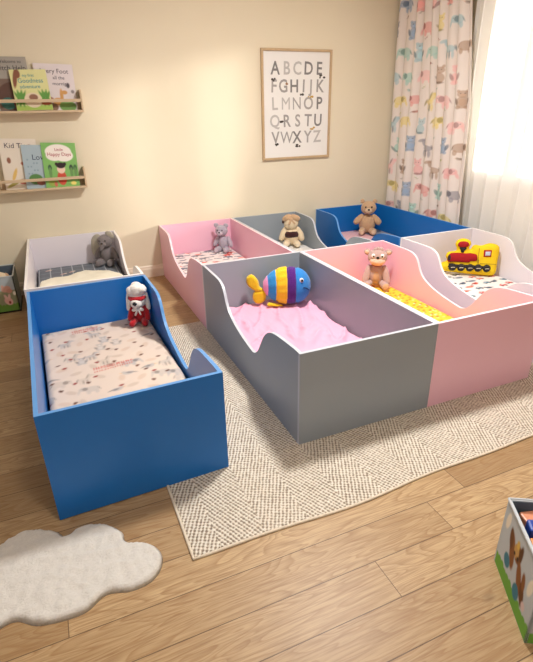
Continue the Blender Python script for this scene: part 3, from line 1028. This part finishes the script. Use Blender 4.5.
def teddy(t, s, fur, light, amp=.02, legs=True, face=True, arm=None, headc=(0, -.05, .72), headr=(.215, .19, .20), bodyr=(.21, .17, .27), ear=.085, eye=True, pads=True, ar=(.066, .084)):
    """a seated soft toy about s tall, facing -y"""
    f = 14 / s * .25
    A = amp * s
    def E(bm, c, r, rot=(0, 0, 0), a=1.0, sd=0.0):
        add_ell(bm, tuple(x * s for x in c), tuple(x * s for x in r), rot, amp=A * a, freq=f, seed=sd)
    def Lm(bm, p, q, a, b, sd=0.0):
        add_limb(bm, tuple(x * s for x in p), tuple(x * s for x in q), a * s, b * s, amp=A, freq=f, seed=sd)
    pt(t, 'body', fur, lambda bm: E(bm, (0, 0, .29), bodyr, sd=1))
    pt(t, 'head', fur, lambda bm: E(bm, headc, headr, sd=2))
    hx, hy, hz = headc
    if ear:
        for sx in (-1, 1):
            pt(t, 'ear', fur, lambda bm: E(bm, (hx + sx * .175, hy + .03, hz + .175), (ear, .04, ear), (0, sx * .3, 0), sd=3 + sx))
    if face:
      pt(t, 'muzzle', light, lambda bm: E(bm, (hx, hy - .17, hz - .055), (.095, .075, .075), a=.5))
      pt(t, 'nose', MBLK, lambda bm: E(bm, (hx, hy - .245, hz - .02), (.034, .022, .026), a=0))
    if eye:
        for sx in (-1, 1):
            pt(t, 'eye', MBLK, lambda bm: E(bm, (hx + sx * .085, hy - .175, hz + .045), (.022, .018, .024), a=0))
    am = arm or ((.19, -.02, .47), (.29, -.10, .26))
    for sx in (-1, 1):
        pt(t, 'arm', fur, lambda bm: Lm(bm, (sx * am[0][0], am[0][1], am[0][2]), (sx * am[1][0], am[1][1], am[1][2]), ar[0], ar[1], 5 + sx))
        if legs:
            lg = pt(t, 'leg', fur, lambda bm: Lm(bm, (sx * .12, -.06, .10), (sx * .17, -.30, .105), .085, .105, 8 + sx))
            if pads:
                pt(lg, 'foot_pad', light, lambda bm: E(bm, (sx * .172, -.405, .11), (.066, .012, .075), (.1, 0, 0), a=0))
    return E, Lm

F_lav = plush_mat('lavender_grey_plush', (176, 168, 180)); F_lav2 = plush_mat('lavender_grey_plush_light', (196, 188, 198))
F_tan = plush_mat('tan_plush', (200, 164, 128)); F_tan2 = plush_mat('tan_plush_light', (222, 192, 160))
F_cream = plush_mat('cream_plush', (228, 206, 172)); F_cream2 = plush_mat('cream_plush_light', (238, 220, 190))
F_grey = plush_mat('grey_plush', (128, 120, 120)); F_grey2 = plush_mat('grey_plush_light', (176, 168, 152))
F_white = plush_mat('white_plush', (238, 230, 220)); F_red = plush_mat('red_plush', (186, 32, 40))
F_brown = plush_mat('dark_brown_plush', (64, 34, 34)); F_pinkp = plush_mat('dusty_pink_plush', (186, 158, 150)); F_face = plush_mat('peach_plush', (232, 196, 172))

# lavender-grey bear in the pink bed at the wall
t = thing('teddy_bear', 'small lavender grey teddy bear in the pink bed against the wall', 'soft toy', (1.385, 4.255, .196), -.62, 'soft toys in the beds')
teddy(t, .262, F_lav, F_lav2, headc=(-.05, -.06, .74))
# cream bear with dark vest and bow
t = thing('teddy_bear', 'cream teddy bear with a dark vest and a bow on its head', 'soft toy', (2.035, 4.150, .198), -.42, 'soft toys in the beds')
s = .318
E, Lm = teddy(t, s, F_cream, F_cream2, ear=0, headc=(-.02, -.05, .69), headr=(.215, .195, .225), bodyr=(.25, .20, .28), eye=False, face=False, ar=(.09, .105))
pt(t, 'vest', F_brown, lambda bm: E(bm, (0, -.02, .345), (.262, .222, .135), a=.4))
pt(t, 'ear', F_brown, lambda bm: E(bm, (-.22, -.03, .76), (.05, .05, .10), (0, .5, 0)), 'dark brown ear')
bw = pt(t, 'hair_bow', F_tan, lambda bm: E(bm, (-.02, -.19, .80), (.06, .05, .05)), 'tan bow')
for sx in (-1, 1):
    pt(bw, 'loop', F_tan, lambda bm: E(bm, (sx * .12 - .02, -.13, .85), (.15, .08, .09), (0, sx * .35, 0)))
pt(bw, 'tail', F_tan, lambda bm: (Lm(bm, (-.02, -.2, .79), (-.07, -.23, .70), .025, .03), Lm(bm, (-.01, -.2, .79), (.08, -.22, .71), .025, .03)))
# tan bear in the corner
t = thing('teddy_bear', 'large tan teddy bear sitting in the corner blue bed', 'soft toy', (2.915, 4.185, .212), -.52, 'soft toys in the beds')
teddy(t, .345, F_tan, F_tan2, headc=(0, -.06, .76), headr=(.22, .19, .20), ear=.07, bodyr=(.245, .19, .28), arm=((.19, -.02, .48), (.315, -.08, .36)), ar=(.085, .095))
# grey elephant-like toy in the white bed
t = thing('plush_elephant', 'grey soft toy with a large pale ear in the white bed by the wall', 'soft toy', (.338, 4.235, .216), -.45, 'soft toys in the beds')
s = .282
E, Lm = teddy(t, s, F_grey, F_grey, ear=0, headc=(0, -.06, .72), headr=(.22, .2, .2), eye=True)
pt(t, 'ear', F_grey2, lambda bm: E(bm, (-.27, .04, .54), (.20, .06, .38), (0, .16, 0)), 'large pale ear')
pt(t, 'ear', F_grey2, lambda bm: E(bm, (.17, -.02, .90), (.15, .05, .10), (0, .6, 0)), 'folded pale ear')
pt(t, 'trunk', F_grey, lambda bm: (Lm(bm, (0, -.20, .70), (-.03, -.27, .58), .08, .06), Lm(bm, (-.03, -.27, .58), (-.05, -.29, .52), .055, .045)))
# pink-brown monkey-like toy
t = thing('plush_monkey', 'dusty pink soft toy with big eyes and pale face on the yellow sheet', 'soft toy', (2.115, 2.875, .168), -.60, 'soft toys in the beds')
s = .315
f = 14 / s * .25
A = .012 * s
def E(bm, c, r, rot=(0, 0, 0), a=1.0, sd=0.0):
    add_ell(bm, tuple(x * s for x in c), tuple(x * s for x in r), rot, amp=A * a, freq=f, seed=sd)
def Lm(bm, p, q, a, b, sd=0.0):
    add_limb(bm, tuple(x * s for x in p), tuple(x * s for x in q), a * s, b * s, amp=A, freq=f, seed=sd)
pt(t, 'body', F_pinkp, lambda bm: E(bm, (0, 0, .30), (.20, .17, .27)))
pt(t, 'belly', F_tan, lambda bm: E(bm, (0, -.05, .28), (.12, .135, .20)), 'tan belly')
hd = pt(t, 'head', F_pinkp, lambda bm: E(bm, (0, -.05, .73), (.22, .19, .20)))
pt(t, 'muzzle', F_face, lambda bm: E(bm, (0, -.14, .66), (.18, .13, .11)), 'peach muzzle')
pt(t, 'nose', MBLK, lambda bm: E(bm, (0, -.24, .76), (.036, .024, .03), a=0))
for sx in (-1, 1):
    ey = pt(t, 'eye', MEYEW, lambda bm: E(bm, (sx * .10, -.20, .79), (.048, .035, .055), a=0))
    pt(ey, 'pupil', MBLK, lambda bm: E(bm, (sx * .095, -.236, .79), (.02, .012, .024), a=0))
    er = pt(t, 'ear', F_pinkp, lambda bm: E(bm, (sx * .24, -.01, .84), (.085, .04, .075), (0, -sx * .3, 0)))
    pt(er, 'inner_ear', F_face, lambda bm: E(bm, (sx * .245, -.04, .84), (.055, .02, .045), (0, -sx * .3, 0), a=0))
    pt(t, 'arm', F_pinkp, lambda bm: Lm(bm, (sx * .18, -.04, .46), (sx * .25, -.15, .17), .075, .09))
    pt(t, 'leg', F_pinkp, lambda bm: Lm(bm, (sx * .14, -.04, .11), (sx * .22, -.26, .10), .09, .095))
    pt(t, 'foot', F_tan, lambda bm: E(bm, (sx * .23, -.33, .095), (.085, .06, .09)))
for c in ((0, .92), (-.06, .90), (.07, .91)):
    pt(t, 'tuft', F_pinkp, lambda bm: E(bm, (c[0], -.08, c[1]), (.05, .045, .06)))
pt(t, 'collar', mat('red_ribbon', (170, 60, 50), .7), lambda bm: E(bm, (0, -.04, .545), (.13, .12, .025), a=0), 'red ribbon')
# white dog with red coat
t = thing('plush_dog', 'white floppy eared dog in a red outfit in the blue bed by the cloud rug', 'soft toy', (.362, 2.842, .217), -.30, 'soft toys in the beds')
s = .252
f = 14 / s * .25
A = .014 * s
pt(t, 'body', F_red, lambda bm: E(bm, (0, 0, .24), (.20, .16, .24)))
pt(t, 'head', F_white, lambda bm: E(bm, (0, -.05, .62), (.210, .19, .21)))
pt(t, 'fluffy_cap', F_white, lambda bm: (E(bm, (0, -.02, .84), (.225, .21, .15), a=2.2), E(bm, (-.11, -.08, .86), (.12, .12, .11), a=3), E(bm, (.10, -.09, .89), (.13, .12, .11), a=3), E(bm, (0, -.12, .90), (.13, .11, .10), a=3), E(bm, (0, .04, .93), (.15, .13, .09), a=3), E(bm, (-.15, .0, .80), (.09, .1, .09), a=3), E(bm, (.15, .0, .82), (.09, .1, .09), a=3)))
pt(t, 'head_band', F_red, lambda bm: E(bm, (0, -.06, .67), (.220, .208, .090), a=.3), 'red band across the eyes')
pt(t, 'muzzle', F_white, lambda bm: E(bm, (-.02, -.22, .56), (.13, .11, .115), a=.6))
pt(t, 'nose', MBLK, lambda bm: E(bm, (-.03, -.335, .60), (.052, .034, .046), a=0))
for sx in (-1, 1):
    pt(t, 'ear', F_white, lambda bm: Lm(bm, (sx * .20, -.02, .76), (sx * .235, -.06, .40), .05, .062))
    pt(t, 'arm', F_red, lambda bm: Lm(bm, (sx * .17, -.04, .38), (sx * .20, -.17, .17), .065, .075))
    pt(t, 'leg', F_red, lambda bm: Lm(bm, (sx * .11, -.06, .09), (sx * .15, -.28, .09), .085, .09))
bw = pt(t, 'bow', F_white, lambda bm: E(bm, (0, -.20, .41), (.035, .03, .035), a=0), 'white neck bow')
for sx in (-1, 1):
    pt(bw, 'loop', F_white, lambda bm: E(bm, (sx * .075, -.20, .41), (.07, .03, .045), (0, sx * .4, 0), a=0))
    pt(bw, 'tail', F_white, lambda bm: Lm(bm, (sx * .02, -.21, .39), (sx * .06, -.23, .29), .022, .026))

# round striped fish cushion
t = thing('fish_cushion', 'round fish cushion in blue, yellow and purple stripes on the pink sheet', 'cushion', (1.350, 2.850, .166), -.42, 'soft toys in the beds')
nu, nv = 150, 90
u = np.linspace(0, 1, nu); v = np.linspace(0, 2 * PI, nv)
Uu, Vv = np.meshgrid(u, v, indexing='ij')
xr = -.150 + .325 * Uu
q = np.clip(1 - ((Uu - .52) / .52) ** 2, 0, 1) ** .5
q = np.where(Uu < .52, np.clip(1 - (np.abs(Uu - .52) / .54) ** 2.1, 0, 1) ** .62, np.clip(1 - ((Uu - .52) / .48) ** 2.6, 0, 1) ** .5)
edges = [.0, .11, .28, .51, .69, 1.0]
puck = np.ones_like(Uu)
for e in edges[1:-1]:
    puck -= .06 * np.exp(-((Uu - e) / .018) ** 2)
pl = 1 + .022 * np.sin(Vv * 15 + Uu * 5) * np.exp(-((Uu - .41) / .12) ** 2) + .012 * np.sin(Vv * 11 + 1) * (Uu < .3)
Xf = xr
Yf = .088 * q * puck * pl * np.cos(Vv)
Zf = .132 * q * puck * pl * np.sin(Vv) + .133
cols = [(232, 150, 196), (46, 140, 204), (234, 192, 34), (82, 30, 118), (46, 132, 204)]
C = np.zeros((nu * nv, 3))
uu = (Uu + .030 * np.sin(Vv) ** 2 * np.sign(.5 - Uu) * 0 + .02 * (np.sin(Vv) ** 2)).ravel()
for k_ in range(5):
    C[(uu >= edges[k_]) & (uu <= edges[k_ + 1] + .03)] = lin(cols[k_])
grid_mesh('body', Xf, Yf, Zf, M['plush_print'], t, C)
F_yel = plush_mat('yellow_plush', (232, 194, 34)); F_bl = plush_mat('blue_plush', (48, 136, 208))
tail_u = [(-.135, .105), (-.170, .125), (-.185, .175), (-.225, .215), (-.262, .195), (-.262, .150), (-.235, .115), (-.190, .090)]
tail_l = [(-.135, .105), (-.175, .100), (-.215, .090), (-.225, .045), (-.205, .006), (-.165, .004), (-.135, .030), (-.130, .070)]
puffy('tail_fin', catmull_closed(tail_u, 5), .005, .022, .020, .020, F_yel, t)['label'] = 'upper yellow tail fin'
puffy('tail_fin', catmull_closed(tail_l, 5), .005, .022, .020, .020, F_yel, t)['label'] = 'lower yellow tail fin'
puffy('bottom_fin', catmull_closed([(-.11, .03), (-.02, .012), (-.02, .0), (-.12, .004)], 5), .004, .012, .02, .01, F_yel, t, off=.05)
ey = pt(t, 'eye', MEYEW, lambda bm: add_ell(bm, (.108, -.0665, .190), (.015, .008, .017)))
pt(ey, 'pupil', MBLK, lambda bm: add_ell(bm, (.111, -.0735, .189), (.009, .004, .011)))
bm = bmesh.new()
add_tube(bm, [(.125 + .040 * a, -.0715 + .036 * a * a, .122 + .018 * math.cos(a * 2.2)) for a in np.linspace(-.2, .9, 9)], .003, 6)
obj('mouth', bm, mat('dark_stitching', (20, 50, 96), .8), t, smooth=True)

# train cushion
TR = thing('train_cushion', 'yellow and red steam train cushion in the white bed by the window', 'cushion', (2.912, 2.790, .170), 0, 'soft toys in the beds', rot=(-.14, 0, -.62))
TR.scale = (1.09, 1.0, 1.09)
def tp(x, y):
    return ((x - 185) * .00128, (240 - y) * .00128)
F_y = mat('yellow_cushion', (240, 202, 36), .85, var=.08, bump=.3, bscale=90, bdist=.003, spec=.2)
F_r = mat('red_cushion', (164, 30, 34), .8, var=.12, bump=.3, bscale=90, bdist=.003, spec=.2)
F_k = mat('black_cushion', (34, 30, 32), .7, var=.1, bump=.2, bscale=90)
F_w = mat('window_cloth', (190, 200, 214), .7)
F_s = mat('white_piping', (224, 214, 190), .8)
out = [(22, 222), (28, 200), (50, 178), (76, 165), (68, 138), (80, 116), (118, 108), (120, 92), (112, 70), (122, 48), (152, 38), (184, 46), (196, 66), (188, 90), (196, 96), (212, 72), (250, 74), (292, 60), (332, 68), (348, 92), (346, 160), (342, 228), (300, 242), (160, 234), (60, 226)]
puffy('body', catmull_closed([tp(*p) for p in out], 4), .005, .045, .042, .042, F_y, TR, wob=.004, wfreq=26)
puffy('boiler', catmull_closed([tp(*p) for p in [(76, 165), (78, 132), (98, 118), (150, 116), (205, 116), (230, 124), (232, 158), (200, 162), (196, 170), (140, 170), (100, 170)]], 4), .004, .03, .026, .01, F_r, TR, off=.037)
puffy('chimney', catmull_closed([tp(*p) for p in [(124, 80), (128, 58), (150, 52), (176, 58), (180, 78), (152, 88)]], 4), .004, .018, .022, .01, F_r, TR, off=.034)
puffy('chimney_neck', catmull_closed([tp(*p) for p in [(132, 84), (172, 84), (162, 108), (160, 116), (142, 116), (140, 104)]], 3), .004, .014, .016, .008, F_k, TR, off=.034)
puffy('boiler_cap', catmull_closed([tp(*p) for p in [(78, 160), (76, 138), (88, 126), (94, 140), (92, 162)]], 4), .004, .010, .018, .008, F_k, TR, off=.046)
puffy('undercarriage', catmull_closed([tp(*p) for p in [(92, 178), (300, 184), (308, 196), (300, 204), (92, 200), (86, 188)]], 4), .004, .01, .012, .01, F_k, TR, off=.038)
for cx in (107, 152, 200, 243, 288):
    wl = puffy('wheel', ring_poly(*tp(cx, 197), .0290, .0290), .004, .016, .026, .01, F_k, TR, off=.036)
    bm = bmesh.new()
    x, z = tp(cx, 197)
    add_tube(bm, [(x - .014, -.0635, z - .002), (x, -.0645, z + .001), (x + .014, -.0635, z)], .0022, 6)
    obj('pale_stripe', bm, F_s, wl)  # pale stripe across the wheel
wd = puffy('cab_window', [tp(*p) for p in [(262, 134), (262, 96), (304, 94), (304, 132)]], .003, .012, .012, .008, F_r, TR, off=.040)
puffy('window_pane', [tp(*p) for p in [(268, 128), (268, 102), (298, 100), (298, 126)]], .003, .010, .010, .004, F_w, wd, off=.048)
bm = bmesh.new()
for a, b in (((236, 86), (238, 170)), ((250, 172), (335, 172)), ((240, 150), (240, 176))):
    p, q = tp(*a), tp(*b)
    add_tube(bm, [(p[0], -.0425, p[1]), ((p[0] + q[0]) / 2, -.0435, (p[1] + q[1]) / 2), (q[0], -.0425, q[1])], .0016, 6)
obj('stitching', bm, mat('brown_stitching', (120, 84, 24), .8), TR)

# ------------------------------------------------------------------ toy bins
def bin_panels(t, w, d, h, base, painter_front, painter_left, flare=0.0):
    th = .007
    slab('front_panel', w, h, th, .0035, base, painter_front, M['bin_print'], t)
    o = slab('side_panel', d, h, th, .0035, base, painter_left, M['bin_print'], t)
    o.rotation_euler = (0, 0, -PI / 2); o.location = (0, d, 0)
    o = slab('side_panel', d, h, th, .01, base, None, M['bin_print'], t)
    o.rotation_euler = (0, 0, PI / 2); o.location = (w, 0, 0)
    o = slab('back_panel', w, h, th, .01, base, None, M['bin_print'], t)
    o.rotation_euler = (0, 0, PI); o.location = (w, d, 0)
    box('bottom_panel', mat('bin_lining', (74, 84, 96), .9), t, th, w - th, th, d - th, .002, .008)
    lin_m = mat('bin_lining_side', (84, 96, 108), .9)
    bm = bmesh.new()
    e = .0015
    add_box(bm, th, w - th, th, th + e, .008, h - .004); add_box(bm, th, w - th, d - th - e, d - th, .008, h - .004)
    add_box(bm, th, th + e, th + e, d - th - e, .008, h - .004); add_box(bm, w - th - e, w - th, th + e, d - th - e, .008, h - .004)
    obj('lining', bm, lin_m, t)
    bm = bmesh.new()
    r_ = .004
    add_tube(bm, [(0, 0, h), (w, 0, h)], r_, 6); add_tube(bm, [(0, d, h), (w, d, h)], r_, 6); add_tube(bm, [(0, 0, h), (0, d, h)], r_, 6); add_tube(bm, [(w, 0, h), (w, d, h)], r_, 6)
    obj('rim', bm, mat('bin_rim', (196, 200, 202), .7), t)

def paint_bin_dog(cv, w, h):
    # u runs from the far end (0) to the near end (w) of the side seen in the photograph
    cv.rect(0, w, 0, h * .16, (112, 168, 66))
    for i in range(12):
        cv.ell(w * (i + .5) / 12, h * .16, .014, .010 + .004 * (i % 3), (112, 168, 66))
    B = (134, 84, 44)
    cv.ell(w * .34, h * .56, .020, .062, B, .28); cv.ell(w * .47, h * .66, .024, .034, B); cv.ell(w * .27, h * .68, .014, .036, dark(B, .8), .2); cv.ell(w * .53, h * .70, .012, .040, dark(B, .7), -.1)
    cv.ell(w * .43, h * .66, .017, .024, (196, 152, 88)); cv.ell(w * .44, h * .76, .010, .016, (214, 176, 84)); cv.ell(w * .40, h * .60, .006, .007, (50, 36, 30)); cv.ell(w * .48, h * .60, .006, .007, (50, 36, 30))
    cv.ell(w * .60, h * .44, .018, .055, B, .35); cv.ell(w * .72, h * .36, .016, .040, dark(B, .8), .3); cv.ell(w * .70, h * .52, .012, .030, B, .2)
    cv.ell(w * .28, h * .34, .022, .026, (66, 122, 138)); cv.ell(w * .60, h * .24, .022, .028, (66, 122, 138))
    cv.ell(w * .12, h * .78, .014, .034, (232, 222, 200), -.2); cv.ell(w * .84, h * .62, .014, .036, (232, 222, 200), -.2); cv.ell(w * .80, h * .28, .012, .016, (214, 190, 184)); cv.ell(w * .9, h * .86, .012, .014, (232, 222, 200))
def paint_bin_front(cv, w, h):
    cv.rect(0, w, 0, h * .16, (112, 168, 66))
    cv.ell(w * .1, h * .26, .02, .022, (214, 110, 60)); cv.ell(w * .3, h * .5, .04, .05, (134, 84, 44)); cv.ell(w * .7, h * .45, .05, .04, (66, 122, 138)); cv.ell(w * .5, h * .8, .05, .02, (240, 240, 236))

ang = math.atan2(.772 - .536, 1.144 - 1.006)    # from the near corner towards the far corner
RB = ang - PI / 2
t = thing('toy_bin', 'pale grey toy bin with a brown puppy print near the rug edge', 'toy bin', (1.006, .536, 0), RB, 'printed toy bins')
bin_panels(t, .33, .285, .268, (188, 194, 196), paint_bin_dog if False else paint_bin_front, paint_bin_dog)
def inbin(x, y, z):
    return Vector((1.006, .536, 0)) + Matrix.Rotation(RB, 3, 'Z') @ Vector((x, y, z))
# toys in it
MO = mat('orange_plastic', (226, 134, 40), .35); MBL = mat('blue_plastic', (44, 74, 160), .3); MSA = mat('salmon_plastic', (224, 150, 116), .4); MYE = mat('yellow_plastic', (236, 196, 60), .4); MGR = mat('green_plastic', (90, 160, 80), .4)
def toy_truck(loc, rz, label):
    t = thing('toy_truck', label, 'toy', loc, rz, 'toys in the puppy print bin')
    box('chassis', MBL, t, -.07, .07, -.03, .03, .014, .034, bev=.004)
    box('cab', MBL, t, .02, .07, -.03, .03, .034, .078, bev=.008)
    box('bed', MO, t, -.07, .012, -.032, .032, .034, .060, bev=.004)
    for x in (-.042, .042):
        for y in (-.033, .033):
            pt(t, 'wheel', MBLK, lambda bm: add_ell(bm, (x, y, .016), (.016, .009, .016)))
    return t
def toy_block(loc, rz, m, label, s=.05):
    o = box('toy_block', m, None, -s / 2, s / 2, -s / 2, s / 2, 0, s, bev=.005)
    o.location = loc; o.rotation_euler = (0, 0, rz)
    return tag(o, label, 'toy', 'toys in the puppy print bin')
def toy_ball(loc, r, m, label):
    bm = bmesh.new(); add_ell(bm, (0, 0, r), (r, r, r), seg=28, rings=18)
    o = obj('toy_ball', bm, m, None, smooth=True); o.location = loc
    return tag(o, label, 'toy ball', 'toys in the puppy print bin')
toy_ball(inbin(.085, .200, .009), .0765, MGR, 'green ball low in the puppy print bin')
toy_ball(inbin(.082, .083, .009), .074, MYE, 'yellow ball low in the puppy print bin')
toy_ball(inbin(.235, .08, .009), .07, MSA, 'salmon ball at the bottom of the puppy print bin')
toy_ball(inbin(.225, .215, .009), .068, MBL, 'blue ball at the bottom of the puppy print bin')
o = toy_block(inbin(.062, .246, .182), RB + .25, MSA, 'salmon building block on the heap in the puppy print bin', .054)
toy_truck(inbin(.058, .150, .176), RB + 1.5, 'blue and orange toy truck on the heap in the puppy print bin')
o = toy_block(inbin(.062, .052, .165), .7, MO, 'orange building block beside the toy truck in the bin', .05)

# bin on the far left
def paint_farm(cv, w, h):
    cv.rect(0, w, 0, h * .19, (110, 150, 62)); cv.rect(0, w, h * .19, h * .62, (150, 152, 118)); cv.rect(0, w, h * .62, h, (176, 186, 190))
    for i in range(14):
        cv.ell(w * (i + .5) / 14, h * .19, .012, .012 + .004 * (i % 3), (110, 150, 62))
    # black and white cow face
    cx = w * .44
    cv.ell(cx, h * .38, .052, .052, (236, 232, 226)); cv.ell(cx - .004, h * .56, .050, .030, (34, 32, 34)); cv.ell(cx + .022, h * .40, .012, .016, (36, 32, 32)); cv.ell(cx - .028, h * .40, .012, .016, (36, 32, 32)); cv.ell(cx, h * .30, .026, .018, (226, 170, 160))
    cv.ell(cx, h * .16, .03, .035, (190, 206, 214))
    # piglet and rabbit
    cv.ell(w * .80, h * .66, .034, .024, (214, 164, 146), .3); cv.ell(w * .86, h * .60, .020, .018, (206, 150, 132)); cv.ell(w * .74, h * .72, .010, .016, (214, 164, 146))
    cv.ell(w * .80, h * .32, .026, .034, (226, 178, 166), .5); cv.ell(w * .76, h * .44, .009, .022, (232, 190, 178), .4); cv.ell(w * .83, h * .44, .009, .022, (232, 190, 178), -.2); cv.ell(w * .82, h * .28, .008, .012, (150, 60, 60)); cv.ell(w * .95, h * .52, .010, .016, (240, 232, 214))
    cv.ell(w * .1, h * .4, .04, .05, (214, 190, 150)); cv.ell(w * .6, h * .75, .02, .02, (240, 232, 214))
t = thing('toy_bin', 'farm animal printed toy bin beside the white bed by the wall', 'toy bin', (-.72, 4.00, 0), 0, 'printed toy bins')
bin_panels(t, .335, .34, .285, (150, 156, 140), paint_farm, None)
bm = bmesh.new(); add_box(bm, -.005, .34, -.004, .345, .0, .012); obj('base_strip', bm, MBLK, t)
for (x, y, r_, m, lab) in ((-.63, 4.11, .085, MSA, 'salmon ball in the farm bin'), (-.47, 4.12, .062, F_tan, 'tan ball in the farm bin beside the white bed'), (-.60, 4.25, .07, MGR, 'green ball at the back of the farm bin')):
    bm = bmesh.new(); add_ell(bm, (0, 0, r_), (r_, r_, r_), seg=24, rings=16)
    o = obj('toy_ball', bm, m, None, smooth=True); o.location = (x, y, .009)
    tag(o, lab, 'toy ball', 'toys in the farm bin')
t = thing('plush_puppy', 'small beige and red soft toy peeping out of the farm bin', 'soft toy', (-.475, 4.13, .134), -.1, 'toys in the farm bin')
pt(t, 'body', F_red, lambda bm: add_ell(bm, (0, 0, .045), (.05, .045, .05), amp=.002, freq=40))
pt(t, 'head', F_cream, lambda bm: add_ell(bm, (-.005, -.02, .115), (.05, .045, .045), amp=.003, freq=40))
pt(t, 'ear', F_tan, lambda bm: add_ell(bm, (-.05, -.01, .115), (.018, .02, .035), (0, .3, 0)))
pt(t, 'ear', F_tan, lambda bm: add_ell(bm, (.042, -.01, .115), (.018, .02, .035), (0, -.3, 0)))
pt(t, 'nose', MBLK, lambda bm: add_ell(bm, (-.006, -.066, .112), (.010, .007, .008)))

# ------------------------------------------------------------------ light
world = bpy.data.worlds.new('daylight')
scene.world = world
world.use_nodes = True
bg = world.node_tree.nodes['Background']
bg.inputs[0].default_value = (*lin((244, 246, 250)), 1)
bg.inputs[1].default_value = .55

def light(name, typ, energy, col, loc, target=None, **kw):
    L = bpy.data.lights.new(name, typ)
    L.energy = energy
    L.color = col
    for a, b in kw.items():
        setattr(L, a, b)
    o = bpy.data.objects.new(name, L)
    COL.objects.link(o)
    o.location = loc
    if target is not None:
        o.rotation_euler = (Vector(target) - Vector(loc)).to_track_quat('-Z', 'Y').to_euler()
    return o
sd = Vector((-1, .66, -.21))
light('sun', 'SUN', 15.0, (1, .965, .90), tuple(-sd * 5), (0, 0, 0), angle=math.radians(5))
# the ceiling lamp over the beds
light('ceiling_lamp', 'AREA', 66, (1, .985, .965), (1.45, 2.25, CEIL - .03), (1.45, 2.25, 0), shape='DISK', size=.3)
light('front_fill_light', 'AREA', 17, (1, .985, .965), (.5, .3, CEIL - .03), (.5, .3, 0), shape='DISK', size=.4)  # added fill near the camera, brightens the panels facing it
# sky light entering by the window
po = light('window_daylight', 'AREA', 1, (1, 1, 1), (WR + .11, (WY0 + WY1) / 2, (WZ0 + WZ1) / 2), (0, (WY0 + WY1) / 2, (WZ0 + WZ1) / 2), shape='RECTANGLE', size=WY1 - WY0, size_y=WZ1 - WZ0)
po.data.cycles.is_portal = True

# ------------------------------------------------------------------ camera (roll about the view axis)
cam = bpy.data.cameras.new('camera')
co = bpy.data.objects.new('camera', cam)
COL.objects.link(co)
FPX, PITCH, ROLL, YAW = 485.97, .4289, -.0197, -.4002
cam.sensor_fit = 'HORIZONTAL'
cam.sensor_width = 36
cam.lens = FPX / 533 * 36
cam.clip_start = .02
cy, sy = math.cos(YAW), math.sin(YAW)
r0, f0, z0 = Vector((cy, sy, 0)), Vector((-sy, cy, 0)), Vector((0, 0, 1))
fwd = f0 * math.cos(PITCH) - z0 * math.sin(PITCH)
up = f0 * math.sin(PITCH) + z0 * math.cos(PITCH)
rr = r0 * math.cos(ROLL) + up * math.sin(ROLL)
uu_ = -r0 * math.sin(ROLL) + up * math.cos(ROLL)
m3 = Matrix((rr, uu_, -fwd)).transposed()
co.matrix_world = Matrix.Translation((0, 0, 1.4)) @ m3.to_4x4()
scene.camera = co

scene.view_settings.view_transform = 'Standard'
scene.view_settings.look = 'None'
scene.view_settings.exposure = 0.28
scene.view_settings.gamma = 1.0
scene.view_settings.use_curve_mapping = False
scene.cycles.use_denoising = True
scene.cycles.max_bounces = 10
scene.cycles.diffuse_bounces = 6
scene.cycles.transparent_max_bounces = 12
